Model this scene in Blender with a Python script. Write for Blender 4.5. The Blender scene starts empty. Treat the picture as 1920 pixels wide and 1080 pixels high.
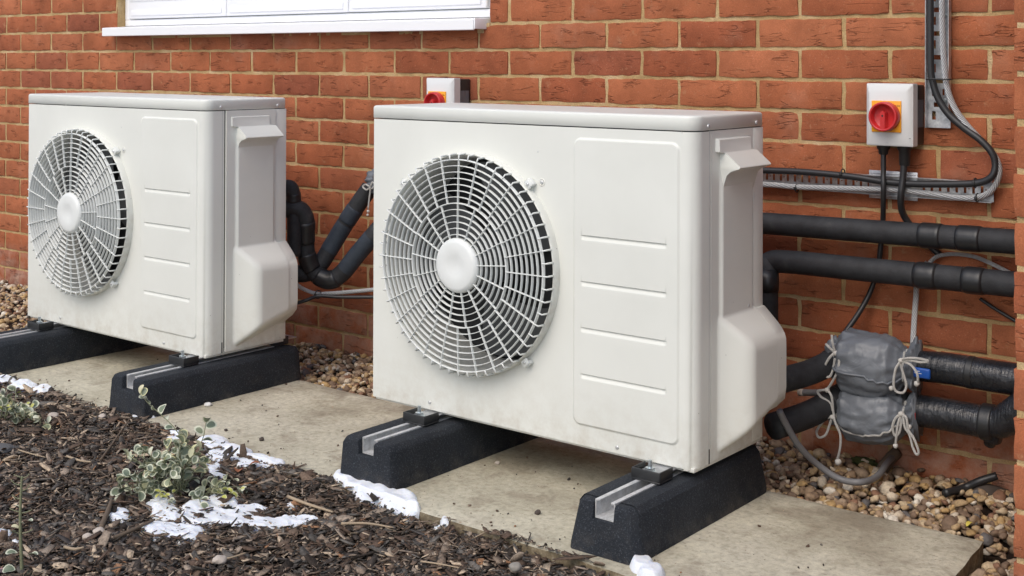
import bpy, bmesh, math, random
import numpy as np
from mathutils import Vector, Matrix, noise

random.seed(7); rng = np.random.default_rng(7)
scn = bpy.context.scene
col = scn.collection
PI = math.pi

# ------------------------------------------------------------------ camera
F_PX, CX, CY_, CZ, YAW, PITCH, ROLL, PPX, PPY = 2363.48, 4.9525, -2.8107, .9172, .6728, -.0061, .0034, 960.6, 101.64
r0 = Vector((math.cos(YAW), math.sin(YAW), 0)); f0 = Vector((-math.sin(YAW), math.cos(YAW), 0)); z0 = Vector((0, 0, 1))
f1 = f0*math.cos(PITCH)-z0*math.sin(PITCH); u1 = z0*math.cos(PITCH)+f0*math.sin(PITCH)
r2 = r0*math.cos(ROLL)+u1*math.sin(ROLL); u2 = u1*math.cos(ROLL)-r0*math.sin(ROLL)
CAM = Vector((CX, CY_, CZ))
cam = bpy.data.objects.new('camera', bpy.data.cameras.new('camera')); col.objects.link(cam)
cam.matrix_world = Matrix(((r2.x, u2.x, -f1.x, CX), (r2.y, u2.y, -f1.y, CY_), (r2.z, u2.z, -f1.z, CZ), (0, 0, 0, 1)))
cam.data.sensor_width = 36; cam.data.lens = F_PX/1920*36
cam.data.shift_y = -(540-PPY)/1920
cam.data.clip_start = .05; cam.data.clip_end = 400
scn.camera = cam

# ------------------------------------------------------------------ light
SUN_EL, SUN_AZ = math.radians(50), math.radians(176)     # compass-like azimuth of the light: front left of the wall
w = bpy.data.worlds.new('World'); scn.world = w; w.use_nodes = True
nt = w.node_tree; nt.nodes.clear()
sky = nt.nodes.new('ShaderNodeTexSky'); sky.sky_type = 'NISHITA'; sky.sun_disc = False
sky.sun_elevation = SUN_EL; sky.sun_rotation = SUN_AZ; sky.air_density = 1.0; sky.dust_density = 3.0; sky.ozone_density = .6
bg = nt.nodes.new('ShaderNodeBackground'); bg.inputs['Strength'].default_value = .15
ow = nt.nodes.new('ShaderNodeOutputWorld')
nt.links.new(sky.outputs[0], bg.inputs[0]); nt.links.new(bg.outputs[0], ow.inputs[0])
sl = bpy.data.lights.new('sun', 'SUN'); sl.energy = .95; sl.angle = math.radians(44); sl.color = (1, .975, .93)
so = bpy.data.objects.new('sun', sl); col.objects.link(so)
sd = Vector((math.sin(SUN_AZ)*math.cos(SUN_EL), math.cos(SUN_AZ)*math.cos(SUN_EL), math.sin(SUN_EL)))
so.rotation_euler = sd.to_track_quat('Z', 'Y').to_euler()
so.location = sd*8
scn.view_settings.view_transform = 'Standard'; scn.view_settings.look = 'None'
scn.view_settings.gamma = 1; scn.view_settings.exposure = 0.27
scn.view_settings.use_curve_mapping = False

def ray(u, v):
    return (r2*((u-PPX)/F_PX)+u2*((PPY-v)/F_PX)+f1)
def at(u, v, y=0.0):                      # where that line of sight meets the vertical plane y
    d = ray(u, v); return CAM+d*((y-CAM.y)/d.y)
def ground(u, v, z=0.0):                  # ... and the level z
    d = ray(u, v); return CAM+d*((z-CAM.z)/d.z)
def px(p):
    q = Vector(p)-CAM; d = q.dot(f1); return PPX+F_PX*q.dot(r2)/d, PPY-F_PX*q.dot(u2)/d

# ------------------------------------------------------------------ materials
def mat(name, base, rough=.5, metal=0, spec=.5, build=None, coat=0):
    m = bpy.data.materials.new(name); m.use_nodes = True
    n = m.node_tree; b = n.nodes['Principled BSDF']
    b.inputs['Base Color'].default_value = (*base, 1); b.inputs['Roughness'].default_value = rough
    b.inputs['Metallic'].default_value = metal; b.inputs['Specular IOR Level'].default_value = spec
    b.inputs['Coat Weight'].default_value = coat
    if build: build(n, b)
    return m
def N(n, t, **k):
    x = n.nodes.new('ShaderNode'+t)
    for a, v in k.items():
        if a in x.inputs.keys(): x.inputs[a].default_value = v
        else: setattr(x, a, v)
    return x
def noise_(n, scale, detail=4, rough=.55, vec=None, dist=0):
    t = N(n, 'TexNoise'); t.inputs['Scale'].default_value = scale; t.inputs['Detail'].default_value = detail
    t.inputs['Roughness'].default_value = rough; t.inputs['Distortion'].default_value = dist
    if vec: n.links.new(vec, t.inputs['Vector'])
    return t
def ramp(n, src, stops, interp='LINEAR'):
    r = N(n, 'ValToRGB'); cr = r.color_ramp; cr.interpolation = interp
    while len(cr.elements) > 1: cr.elements.remove(cr.elements[-1])
    for i, (p, c) in enumerate(stops):
        e = cr.elements[0] if i == 0 else cr.elements.new(p)
        e.position = p; e.color = (*c, 1) if len(c) == 3 else c
    n.links.new(src, r.inputs[0]); return r
def g(v): return (v, v, v)
def mix(n, fac, a, b, kind='MIX'):
    m = N(n, 'Mix', data_type='RGBA', blend_type=kind)
    for s, i in ((fac, 0), (a, 6), (b, 7)):
        if isinstance(s, (int, float)): m.inputs[i].default_value = s
        elif isinstance(s, tuple): m.inputs[i].default_value = (*s, 1)
        else: n.links.new(s, m.inputs[i])
    return m.outputs[2]
def math_(n, op, a, b=None):
    m = N(n, 'Math', operation=op)
    for s, i in ((a, 0), (b, 1)):
        if s is None: continue
        if isinstance(s, (int, float)): m.inputs[i].default_value = s
        else: n.links.new(s, m.inputs[i])
    return m.outputs[0]
def bump(n, b, h, strength=.5, dist=.002, normal=None):
    x = N(n, 'Bump'); x.inputs['Strength'].default_value = strength; x.inputs['Distance'].default_value = dist
    n.links.new(h, x.inputs['Height'])
    if normal: n.links.new(normal, x.inputs['Normal'])
    n.links.new(x.outputs[0], b.inputs['Normal']); return x.outputs[0]
def pos(n, sx=1, sy=1, sz=1):
    ge = N(n, 'NewGeometry'); mp = N(n, 'Mapping'); n.links.new(ge.outputs['Position'], mp.inputs[0])
    mp.inputs['Scale'].default_value = (sx, sy, sz); return mp.outputs[0]
def obc(n, sx=1, sy=1, sz=1):
    ge = N(n, 'TexCoord'); mp = N(n, 'Mapping'); n.links.new(ge.outputs['Object'], mp.inputs[0])
    mp.inputs['Scale'].default_value = (sx, sy, sz); return mp.outputs[0]

def b_brick(n, b):
    oi = N(n, 'ObjectInfo'); ge = N(n, 'NewGeometry')
    rnd = math_(n, 'FRACT', math_(n, 'ADD', oi.outputs['Random'], ge.outputs['Random Per Island']))
    c = ramp(n, rnd, [(0, (.315, .095, .045)), (.25, (.385, .128, .058)), (.5, (.350, .110, .050)), (.75, (.415, .145, .068)), (1, (.285, .088, .047))])
    P = pos(n)
    off = N(n, 'VectorMath', operation='ADD'); n.links.new(P, off.inputs[0])
    cx = N(n, 'CombineXYZ'); n.links.new(math_(n, 'MULTIPLY', rnd, 17.3), cx.inputs[0]); n.links.new(math_(n, 'MULTIPLY', rnd, 31.1), cx.inputs[2])
    n.links.new(cx.outputs[0], off.inputs[1]); V = off.outputs[0]
    n1 = noise_(n, 14, 5, .6, V); c1 = mix(n, .8, c.outputs[0], ramp(n, n1.outputs[0], [(.3, g(.72)), (.5, g(1)), (.72, g(1.22))]).outputs[0], 'MULTIPLY')
    n2 = noise_(n, 420, 3, .6, V); c2 = mix(n, .75, c1, ramp(n, n2.outputs[0], [(.3, g(.74)), (.55, g(1)), (.75, g(1.3))]).outputs[0], 'MULTIPLY')
    # drag creases: thin, nearly level, broken
    mp = N(n, 'Mapping'); n.links.new(V, mp.inputs[0]); mp.inputs['Scale'].default_value = (6.5, 6.5, 40)
    n3 = noise_(n, 1, 3, .62, mp.outputs[0], .45)
    ridge = math_(n, 'ABSOLUTE', math_(n, 'SUBTRACT', n3.outputs[0], .5))
    thin = ramp(n, ridge, [(0, g(1)), (.006, g(.75)), (.02, g(0))])
    mp2 = N(n, 'Mapping'); n.links.new(V, mp2.inputs[0]); mp2.inputs['Scale'].default_value = (13, 13, 26)
    brk = ramp(n, noise_(n, 1.3, 2, .5, mp2.outputs[0]).outputs[0], [(.50, g(0)), (.60, g(1))])
    crease = mix(n, 1.0, thin.outputs[0], brk.outputs[0], 'MULTIPLY')
    c3 = mix(n, math_(n, 'MULTIPLY', crease, .28), c2, (.12, .035, .018))
    # pale bloom and mortar smears
    n4 = noise_(n, 5.5, 4, .6, P); blo = ramp(n, n4.outputs[0], [(.58, g(0)), (.80, g(.30))])
    c4 = mix(n, blo.outputs[0], c3, (.52, .33, .24))
    sep = N(n, 'SeparateXYZ'); n.links.new(P, sep.inputs[0])
    low = ramp(n, sep.outputs[2], [(0.0, g(1)), (.11, g(.8)), (.16, g(0))])
    lo2 = mix(n, 1.0, low.outputs[0], ramp(n, noise_(n, 16, 5, .65, P).outputs[0], [(.38, g(0)), (.68, g(.65))]).outputs[0], 'MULTIPLY')
    c5 = mix(n, lo2, c4, (.50, .36, .28))
    vor = N(n, 'TexVoronoi'); vor.inputs['Scale'].default_value = 95; n.links.new(V, vor.inputs['Vector'])
    c6 = mix(n, ramp(n, vor.outputs['Distance'], [(.0, g(.7)), (.09, g(.5)), (.14, g(0))]).outputs[0], c5, mix(n, .5, c5, (.6, .38, .26)))
    sm = ramp(n, noise_(n, 34, 5, .72, P, .6).outputs[0], [(.60, g(0)), (.70, g(.42))])
    c7 = mix(n, sm.outputs[0], c6, (.47, .26, .14))
    dk = ramp(n, noise_(n, 3.1, 3, .6, P).outputs[0], [(.3, g(.80)), (.6, g(1.06))])
    c7 = mix(n, 1, c7, dk.outputs[0], 'MULTIPLY')
    n.links.new(c7, b.inputs['Base Color'])
    h = math_(n, 'SUBTRACT', math_(n, 'ADD', math_(n, 'MULTIPLY', n2.outputs[0], .32), math_(n, 'MULTIPLY', n1.outputs[0], .9)), math_(n, 'MULTIPLY', crease, 1.3))
    bump(n, b, h, .85, .0028)
M_brick = mat('brick_red', (.4, .11, .055), .9, spec=.2, build=b_brick)
def b_mortar(n, b):
    P = pos(n)
    n1 = noise_(n, 9, 5, .65, P); n2 = noise_(n, 330, 3, .6, P)
    c = ramp(n, n1.outputs[0], [(.28, (.33, .215, .10)), (.5, (.49, .34, .165)), (.72, (.63, .48, .29))])
    c2 = mix(n, .6, c.outputs[0], ramp(n, n2.outputs[0], [(.3, g(.7)), (.7, g(1.2))]).outputs[0], 'MULTIPLY')
    n.links.new(c2, b.inputs['Base Color'])
    bump(n, b, math_(n, 'ADD', n2.outputs[0], noise_(n, 60, 3, .6, P).outputs[0]), .8, .003)
M_mortar = mat('sand_mortar', (.45, .32, .16), .95, spec=.15, build=b_mortar)

def b_casing(n, b):
    P = obc(n)
    n1 = noise_(n, 3.5, 4, .6, P); n2 = noise_(n, 900, 2, .5, P)
    c = ramp(n, n1.outputs[0], [(.3, (.69, .70, .645)), (.7, (.75, .76, .705))])
    v = N(n, 'TexVoronoi'); v.inputs['Scale'].default_value = 26; v.inputs['Randomness'].default_value = 1; n.links.new(P, v.inputs['Vector'])
    dots = ramp(n, v.outputs['Distance'], [(0, g(1)), (.022, g(1)), (.040, g(0))])
    rare = ramp(n, v.outputs['Color'], [(.50, g(0)), (.54, g(1))])
    sep = N(n, 'SeparateXYZ'); n.links.new(P, sep.inputs[0])
    low = ramp(n, sep.outputs[2], [(0, g(1)), (.22, g(.7)), (.5, g(.15))])
    d = mix(n, 1, mix(n, 1, dots.outputs[0], rare.outputs[0], 'MULTIPLY'), low.outputs[0], 'MULTIPLY')
    c2 = mix(n, math_(n, 'MULTIPLY', d, .8), c.outputs[0], (.12, .09, .06))
    # splashed dust on the bottom edge
    dust = mix(n, 1, ramp(n, sep.outputs[2], [(0, g(.55)), (.05, g(.22)), (.16, g(0))]).outputs[0], ramp(n, noise_(n, 30, 5, .7, P).outputs[0], [(.4, g(0)), (.75, g(1))]).outputs[0], 'MULTIPLY')
    c3 = mix(n, dust, c2, (.42, .36, .27))
    n.links.new(c3, b.inputs['Base Color'])
    rr = ramp(n, noise_(n, 12, 4, .6, P).outputs[0], [(.3, g(.30)), (.7, g(.44))]); n.links.new(rr.outputs[0], b.inputs['Roughness'])
    bump(n, b, n2.outputs[0], .12, .0004)
M_case = mat('white_enamel', (.74, .74, .70), .36, build=b_casing)
M_grille = mat('white_plastic', (.74, .745, .71), .42, build=lambda n, b: n.links.new(ramp(n, noise_(n, 9, 4, .6, obc(n)).outputs[0], [(.3, (.69, .71, .68)), (.7, (.76, .78, .755))]).outputs[0], b.inputs['Base Color']))
M_duct = mat('fan_duct_plastic', (.42, .42, .39), .6)
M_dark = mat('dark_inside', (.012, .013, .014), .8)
M_seam = mat('folded_seam_shadow_gap', (.30, .31, .31), .6)
M_blade = mat('fan_blade_grey', (.055, .058, .06), .5)
M_screw = mat('painted_screw', (.62, .63, .62), .3, .5)
M_galv = mat('galvanised_steel', (.62, .63, .64), .42, .75, build=lambda n, b: (n.links.new(ramp(n, noise_(n, 45, 5, .7, pos(n), .6).outputs[0], [(.35, (.36, .375, .39)), (.5, (.52, .53, .55)), (.68, (.72, .73, .73))]).outputs[0], b.inputs['Base Color']), n.links.new(ramp(n, noise_(n, 25, 3, .6, pos(n)).outputs[0], [(.3, g(.3)), (.7, g(.55))]).outputs[0], b.inputs['Roughness'])))
M_alu = mat('aluminium_rail', (.66, .67, .67), .45, .25, build=lambda n, b: n.links.new(ramp(n, noise_(n, 60, 5, .7, pos(n, 3, 1, 1)).outputs[0], [(.35, (.46, .46, .45)), (.6, (.66, .67, .67))]).outputs[0], b.inputs['Base Color']))
M_zinc = mat('zinc_bolt', (.62, .68, .70), .3, .8)
def b_rubber(n, b):
    P = pos(n)
    n1 = noise_(n, 300, 3, .75, P); n2 = noise_(n, 7, 4, .6, P)
    c = ramp(n, n2.outputs[0], [(.3, (.011, .014, .019)), (.7, (.019, .024, .031))])
    c2 = mix(n, ramp(n, n1.outputs[0], [(.55, g(0)), (.68, g(.6))]).outputs[0], c.outputs[0], (.11, .12, .14))
    sep = N(n, 'SeparateXYZ'); n.links.new(P, sep.inputs[0])
    dust = mix(n, 1, ramp(n, sep.outputs[2], [(0, g(.32)), (.03, g(.1)), (.06, g(0.03))]).outputs[0], ramp(n, noise_(n, 22, 5, .7, P).outputs[0], [(.45, g(0)), (.7, g(1))]).outputs[0], 'MULTIPLY')
    c3 = mix(n, dust, c2, (.20, .17, .14))
    n.links.new(c3, b.inputs['Base Color'])
    bump(n, b, math_(n, 'ADD', n1.outputs[0], noise_(n, 210, 2, .6, P).outputs[0]), .8, .0022)
M_rubber = mat('crumb_rubber', (.02, .023, .03), .8, spec=.35, build=b_rubber)
M_blackpl = mat('black_plastic', (.022, .023, .024), .45)
def b_concrete(n, b):
    P = pos(n)
    n1 = noise_(n, 2.4, 6, .65, P); n2 = noise_(n, 70, 5, .7, P); n3 = noise_(n, 12, 5, .65, P, .5)
    c = ramp(n, n1.outputs[0], [(.32, (.38, .345, .255)), (.5, (.52, .485, .375)), (.68, (.63, .595, .48))])
    c2 = mix(n, .85, c.outputs[0], ramp(n, n2.outputs[0], [(.3, g(.62)), (.5, g(.98)), (.7, g(1.2))]).outputs[0], 'MULTIPLY')
    st = ramp(n, n3.outputs[0], [(.52, g(0)), (.70, g(.5))])
    c3 = mix(n, st.outputs[0], c2, (.17, .125, .085))
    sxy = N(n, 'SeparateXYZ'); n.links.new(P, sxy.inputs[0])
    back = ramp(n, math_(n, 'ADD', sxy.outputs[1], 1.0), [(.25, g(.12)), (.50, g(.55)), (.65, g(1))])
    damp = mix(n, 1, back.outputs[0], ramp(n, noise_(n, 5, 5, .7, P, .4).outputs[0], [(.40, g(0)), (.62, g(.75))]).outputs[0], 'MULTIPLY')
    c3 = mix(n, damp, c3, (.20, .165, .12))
    mp = N(n, 'Mapping'); n.links.new(P, mp.inputs[0]); mp.inputs['Scale'].default_value = (60, 190, 60)
    sc = ramp(n, noise_(n, 1, 3, .6, mp.outputs[0], .4).outputs[0], [(.63, g(0)), (.70, g(.6))])
    c3b = mix(n, sc.outputs[0], c3, (.16, .125, .09))
    v = N(n, 'TexVoronoi'); v.inputs['Scale'].default_value = 55; n.links.new(P, v.inputs['Vector'])
    sp = ramp(n, v.outputs['Distance'], [(0, g(1)), (.06, g(.9)), (.12, g(0))])
    c4 = mix(n, math_(n, 'MULTIPLY', mix(n, 1, sp.outputs[0], ramp(n, v.outputs['Color'], [(.55, g(0)), (.6, g(1))]).outputs[0], 'MULTIPLY'), .7), c3b, (.09, .07, .05))
    # moss and damp on the vertical edges
    ge = N(n, 'NewGeometry'); sp2 = N(n, 'SeparateXYZ'); n.links.new(ge.outputs['True Normal'], sp2.inputs[0])
    side = ramp(n, sp2.outputs[2], [(.3, g(.8)), (.9, g(0))])
    moss = ramp(n, noise_(n, 55, 6, .75, P).outputs[0], [(.32, (.045, .035, .02)), (.48, (.13, .085, .035)), (.58, (.22, .17, .10)), (.7, (.38, .34, .27))])
    c5 = mix(n, side.outputs[0], c4, moss.outputs[0])
    n.links.new(c5, b.inputs['Base Color'])
    bump(n, b, math_(n, 'ADD', n2.outputs[0], math_(n, 'MULTIPLY', noise_(n, 400, 3, .6, P).outputs[0], .5)), .7, .003)
M_conc = mat('weathered_concrete', (.42, .37, .29), .92, spec=.25, build=b_concrete)
def b_soil(n, b):
    P = pos(n)
    n.links.new(ramp(n, noise_(n, 90, 5, .7, P).outputs[0], [(.3, (.010, .007, .005)), (.6, (.035, .022, .015)), (.75, (.07, .045, .03))]).outputs[0], b.inputs['Base Color'])
    bump(n, b, noise_(n, 120, 5, .7, P).outputs[0], 1, .006)
M_soil = mat('damp_soil', (.03, .02, .014), .95, spec=.15, build=b_soil)
def b_bounce_lawn(n, b):
    P = pos(n)
    gr = ramp(n, noise_(n, 40, 5, .7, P).outputs[0], [(.3, (.03, .045, .018)), (.7, (.09, .11, .045))])
    n.links.new(mix(n, ramp(n, noise_(n, 1.3, 5, .65, P).outputs[0], [(.40, g(0)), (.50, g(.95))]).outputs[0], gr.outputs[0], (.78, .80, .83)), b.inputs['Base Color'])
    bump(n, b, noise_(n, 120, 5, .7, P).outputs[0], 1, .01)
M_bounce_lawn = mat('added_snowy_bounce_lawn', (.1, .1, .08), .9, spec=.15, build=b_bounce_lawn)  # unseen snowy lawn, added as pale ground to bounce light onto the casings
def b_chip(n, b):
    ge = N(n, 'NewGeometry')
    c = ramp(n, ge.outputs['Random Per Island'], [(0, (.028, .021, .016)), (.10, (.085, .056, .040)), (.22, (.045, .036, .030)), (.34, (.14, .098, .070)), (.46, (.075, .068, .060)), (.56, (.19, .145, .108)), (.66, (.090, .062, .044)), (.74, (.27, .215, .165)), (.81, (.12, .108, .094)), (.88, (.42, .33, .235)), (.93, (.28, .15, .08)), (.942, (.055, .048, .044)), (1, (.50, .44, .37))], 'CONSTANT')
    P = pos(n)
    n1 = noise_(n, 160, 4, .7, P)
    n.links.new(mix(n, .9, c.outputs[0], ramp(n, n1.outputs[0], [(.28, g(.6)), (.5, g(1.25)), (.75, g(1.95))]).outputs[0], 'MULTIPLY'), b.inputs['Base Color'])
    bump(n, b, noise_(n, 700, 3, .7, P).outputs[0], .8, .0014)
M_chip = mat('bark_chips', (.06, .04, .03), .78, spec=.3, build=b_chip)
def b_peb(n, b):
    ge = N(n, 'NewGeometry')
    c = ramp(n, ge.outputs['Random Per Island'], [(0, (.44, .31, .17)), (.15, (.31, .215, .135)), (.3, (.54, .42, .27)), (.42, (.20, .135, .09)), (.55, (.44, .29, .13)), (.66, (.34, .25, .17)), (.76, (.58, .49, .37)), (.84, (.24, .13, .08)), (.9, (.13, .12, .115)), (.95, (.66, .60, .50)), (1, (.35, .24, .15))], 'CONSTANT')
    P = pos(n)
    n1 = noise_(n, 120, 4, .65, P)
    n.links.new(mix(n, .85, c.outputs[0], ramp(n, n1.outputs[0], [(.28, g(.55)), (.5, g(.95)), (.75, g(1.3))]).outputs[0], 'MULTIPLY'), b.inputs['Base Color'])
    bump(n, b, noise_(n, 300, 3, .6, P).outputs[0], .5, .0015)
M_peb = mat('flint_pebbles', (.4, .28, .16), .75, spec=.3, build=b_peb)
def b_snow(n, b):
    P = pos(n)
    b.inputs['Subsurface Weight'].default_value = .6; b.inputs['Subsurface Radius'].default_value = (.012, .014, .018); b.inputs['Subsurface Scale'].default_value = .5
    bump(n, b, math_(n, 'ADD', noise_(n, 330, 4, .7, P).outputs[0], noise_(n, 60, 3, .6, P).outputs[0]), .55, .004)
M_snow = mat('old_snow', (.80, .835, .885), .65, spec=.3, build=b_snow)
def b_lag(n, b):
    P = obc(n)
    n.links.new(ramp(n, noise_(n, 22, 5, .7, P).outputs[0], [(.35, (.016, .017, .019)), (.6, (.030, .032, .036)), (.8, (.055, .055, .055))]).outputs[0], b.inputs['Base Color'])
    v = N(n, 'TexVoronoi'); v.inputs['Scale'].default_value = 90; n.links.new(P, v.inputs['Vector'])
    bump(n, b, math_(n, 'ADD', noise_(n, 420, 3, .6, P).outputs[0], math_(n, 'MULTIPLY', noise_(n, 40, 3, .6, P).outputs[0], .8)), .45, .0018)
M_lag = mat('black_foam_lagging', (.024, .025, .028), .62, spec=.4, build=b_lag)
M_lagblue = mat('blue_black_foam_lagging', (.03, .04, .055), .62, spec=.4, build=lambda n, b: (n.links.new(ramp(n, noise_(n, 20, 4, .7, obc(n)).outputs[0], [(.3, (.022, .030, .042)), (.7, (.040, .052, .070))]).outputs[0], b.inputs['Base Color']), bump(n, b, noise_(n, 300, 3, .6, obc(n)).outputs[0], .4, .0015)))
M_tape = mat('black_tape', (.016, .017, .019), .38, spec=.5, build=lambda n, b: bump(n, b, noise_(n, 30, 3, .6, obc(n)).outputs[0], .3, .003))
def b_shiny(n, b):
    P = obc(n, 1, 1, 1)
    mp = N(n, 'Mapping'); n.links.new(P, mp.inputs[0]); mp.inputs['Scale'].default_value = (150, 12, 12)
    n1 = noise_(n, 1, 4, .6, mp.outputs[0], .4)
    n.links.new(ramp(n, noise_(n, 18, 5, .7, P).outputs[0], [(.4, (.012, .014, .018)), (.7, (.028, .030, .036)), (.8, (.12, .12, .12))]).outputs[0], b.inputs['Base Color'])
    bump(n, b, math_(n, 'ADD', n1.outputs[0], noise_(n, 26, 4, .6, P, 1.0).outputs[0]), .7, .005)
M_shiny = mat('shiny_black_wrap', (.015, .017, .022), .26, spec=.6, build=b_shiny)
M_cable = mat('black_cable', (.022, .023, .025), .4)
M_greycable = mat('grey_cable', (.17, .17, .175), .5)
def b_braid(n, b):
    uvn = N(n, 'UVMap'); mp = N(n, 'Mapping'); n.links.new(uvn.outputs[0], mp.inputs[0]); mp.inputs['Rotation'].default_value = (0, 0, .5)
    wv = N(n, 'TexWave'); wv.inputs['Scale'].default_value = 1.0; wv.bands_direction = 'DIAGONAL'; wv.inputs['Distortion'].default_value = .3
    n.links.new(uvn.outputs[0], wv.inputs['Vector'])
    n.links.new(ramp(n, wv.outputs[0], [(.15, (.30, .31, .32)), (.6, (.66, .68, .69))]).outputs[0], b.inputs['Base Color'])
    bump(n, b, wv.outputs[0], .9, .002)
M_braid = mat('silver_braid', (.7, .72, .74), .4, .25, build=b_braid)
M_braidgrey = mat('grey_braid', (.2, .2, .2), .55, .3, build=b_braid)
def b_cord(n, b):
    uvn = N(n, 'UVMap'); wv = N(n, 'TexWave'); wv.bands_direction = 'DIAGONAL'; wv.inputs['Scale'].default_value = 1.6
    n.links.new(uvn.outputs[0], wv.inputs['Vector'])
    n.links.new(ramp(n, wv.outputs[0], [(.1, (.50, .49, .46)), (.6, (.86, .85, .81))]).outputs[0], b.inputs['Base Color'])
    bump(n, b, wv.outputs[0], .8, .0015)
M_cord = mat('white_cord', (.80, .79, .75), .85, spec=.2, build=b_cord)
def b_fabric(n, b):
    P = pos(n)
    n.links.new(ramp(n, noise_(n, 14, 4, .6, P).outputs[0], [(.3, (.115, .130, .150)), (.7, (.155, .172, .195))]).outputs[0], b.inputs['Base Color'])
    bump(n, b, math_(n, 'ADD', noise_(n, 24, 3, .5, P, 1.2).outputs[0], math_(n, 'MULTIPLY', noise_(n, 900, 2, .5, P).outputs[0], .06)), .35, .010)
M_fabric = mat('grey_coated_fabric', (.17, .19, .21), .40, spec=.5, build=b_fabric)
M_upvc = mat('white_upvc', (.84, .85, .87), .25)
M_glass = mat('window_glass', (.55, .6, .66), .04, .0, spec=1.0, build=lambda n, b: None)
M_red = mat('red_plastic', (.52, .028, .030), .32)
M_yel = mat('yellow_plate', (.86, .36, .012), .4)
M_iso = mat('pale_grey_plastic', (.66, .675, .67), .38)
M_blue = mat('blue_plastic', (.01, .09, .42), .35)
M_whiteprint = mat('white_print', (.7, .72, .75), .5)
M_blackprint = mat('black_print', (.02, .015, .01), .5)
M_leafg = mat('leaf_green', (.07, .12, .06), .5, build=lambda n, b: (n.links.new(ramp(n, N(n, 'ObjectInfo').outputs['Random'], [(0, (.125, .160, .110)), (.4, (.180, .215, .140)), (.75, (.25, .28, .18)), (1, (.15, .185, .13))]).outputs[0], b.inputs['Base Color'])))
M_leafm = mat('leaf_cream_margin', (.46, .50, .34), .55, build=lambda n, b: (n.links.new(ramp(n, N(n, 'ObjectInfo').outputs['Random'], [(0, (.50, .53, .40)), (.6, (.60, .61, .47)), (.9, (.60, .58, .32)), (1, (.50, .46, .40))]).outputs[0], b.inputs['Base Color'])))
M_leafy = mat('leaf_yellow', (.45, .46, .10), .5)
M_leafp = mat('leaf_pink_margin', (.42, .24, .24), .5)
M_leafpg = mat('leaf_dusky', (.14, .11, .10), .5)
M_stem = mat('stem_green_brown', (.20, .21, .12), .6)
M_twig = mat('twig_bark', (.13, .095, .065), .8)
M_twigp = mat('pale_twig', (.36, .28, .19), .8)
M_stone = mat('pale_stone', (.48, .42, .36), .8, build=lambda n, b: bump(n, b, noise_(n, 200, 4, .6, pos(n)).outputs[0], .6, .002))
M_dstone = mat('dark_clod', (.07, .055, .045), .85)
M_moss = mat('green_moss', (.07, .085, .02), .9, build=lambda n, b: bump(n, b, noise_(n, 400, 4, .7, pos(n)).outputs[0], 1, .006))

# ------------------------------------------------------------------ mesh helpers
def mesh_obj(name, verts, faces, m, parent=None, smooth=False, uvs=None, loc=None):
    me = bpy.data.meshes.new(name); me.from_pydata([tuple(v) for v in verts], [], faces)
    ms = m if isinstance(m, (list, tuple)) else [m]
    for x in ms: me.materials.append(x)
    if smooth: me.shade_smooth()
    if uvs is not None:
        uv = me.uv_layers.new(name='UVMap')
        li = np.zeros(len(me.loops), int); me.loops.foreach_get('vertex_index', li)
        uv.data.foreach_set('uv', np.array(uvs, 'f')[li].ravel())
    o = bpy.data.objects.new(name, me); col.objects.link(o)
    if parent: o.parent = parent
    if loc: o.location = loc
    return o
def bm_obj(name, bm, m, parent=None, smooth=False, loc=None, auto=None):
    me = bpy.data.meshes.new(name); bm.normal_update(); bm.to_mesh(me); bm.free()
    for x in (m if isinstance(m, (list, tuple)) else [m]): me.materials.append(x)
    if smooth: me.shade_smooth()
    if auto is not None: me.set_sharp_from_angle(angle=auto)
    o = bpy.data.objects.new(name, me); col.objects.link(o)
    if parent: o.parent = parent
    if loc: o.location = loc
    return o
def box_bm(bm, a, b, bev=0, seg=2, mi=0, rot=None, piv=None):
    r = bmesh.ops.create_cube(bm, size=1); vs = r['verts']
    c = [(a[i]+b[i])/2 for i in range(3)]; s = [abs(b[i]-a[i]) for i in range(3)]
    for v in vs: v.co = Vector((v.co.x*s[0]+c[0], v.co.y*s[1]+c[1], v.co.z*s[2]+c[2]))
    fs = set(f for v in vs for f in v.link_faces)
    if bev:
        es = set(e for v in vs for e in v.link_edges)
        q = bmesh.ops.bevel(bm, geom=list(es), offset=bev, segments=seg, affect='EDGES', profile=.5)
        fs |= set(q['faces']); vs = set(v for f in fs if f.is_valid for v in f.verts)
    fs = [f for f in fs if f.is_valid]
    for f in fs: f.material_index = mi
    if rot is not None:
        for v in set(v for f in fs for v in f.verts): v.co = rot @ (v.co-Vector(piv))+Vector(piv)
    return fs
def box(name, a, b, m, parent=None, bev=0, seg=2, smooth=True, rot=None, piv=None):
    bm = bmesh.new(); box_bm(bm, a, b, bev, seg, 0, rot, piv)
    return bm_obj(name, bm, m, parent, smooth and bev > 0, auto=math.radians(50) if bev > 0 else None)
def catmull(pts, n=8):
    pts = [Vector(p) for p in pts]
    if len(pts) < 3: return pts
    P = [pts[0]*2-pts[1]]+pts+[pts[-1]*2-pts[-2]]; out = []
    for i in range(1, len(P)-2):
        for k in range(n):
            t = k/n; a, b, c, d = P[i-1], P[i], P[i+1], P[i+2]
            out.append(.5*((2*b)+(c-a)*t+(2*a-5*b+4*c-d)*t*t+(3*b-a-3*c+d)*t**3))
    out.append(pts[-1]); return out
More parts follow.
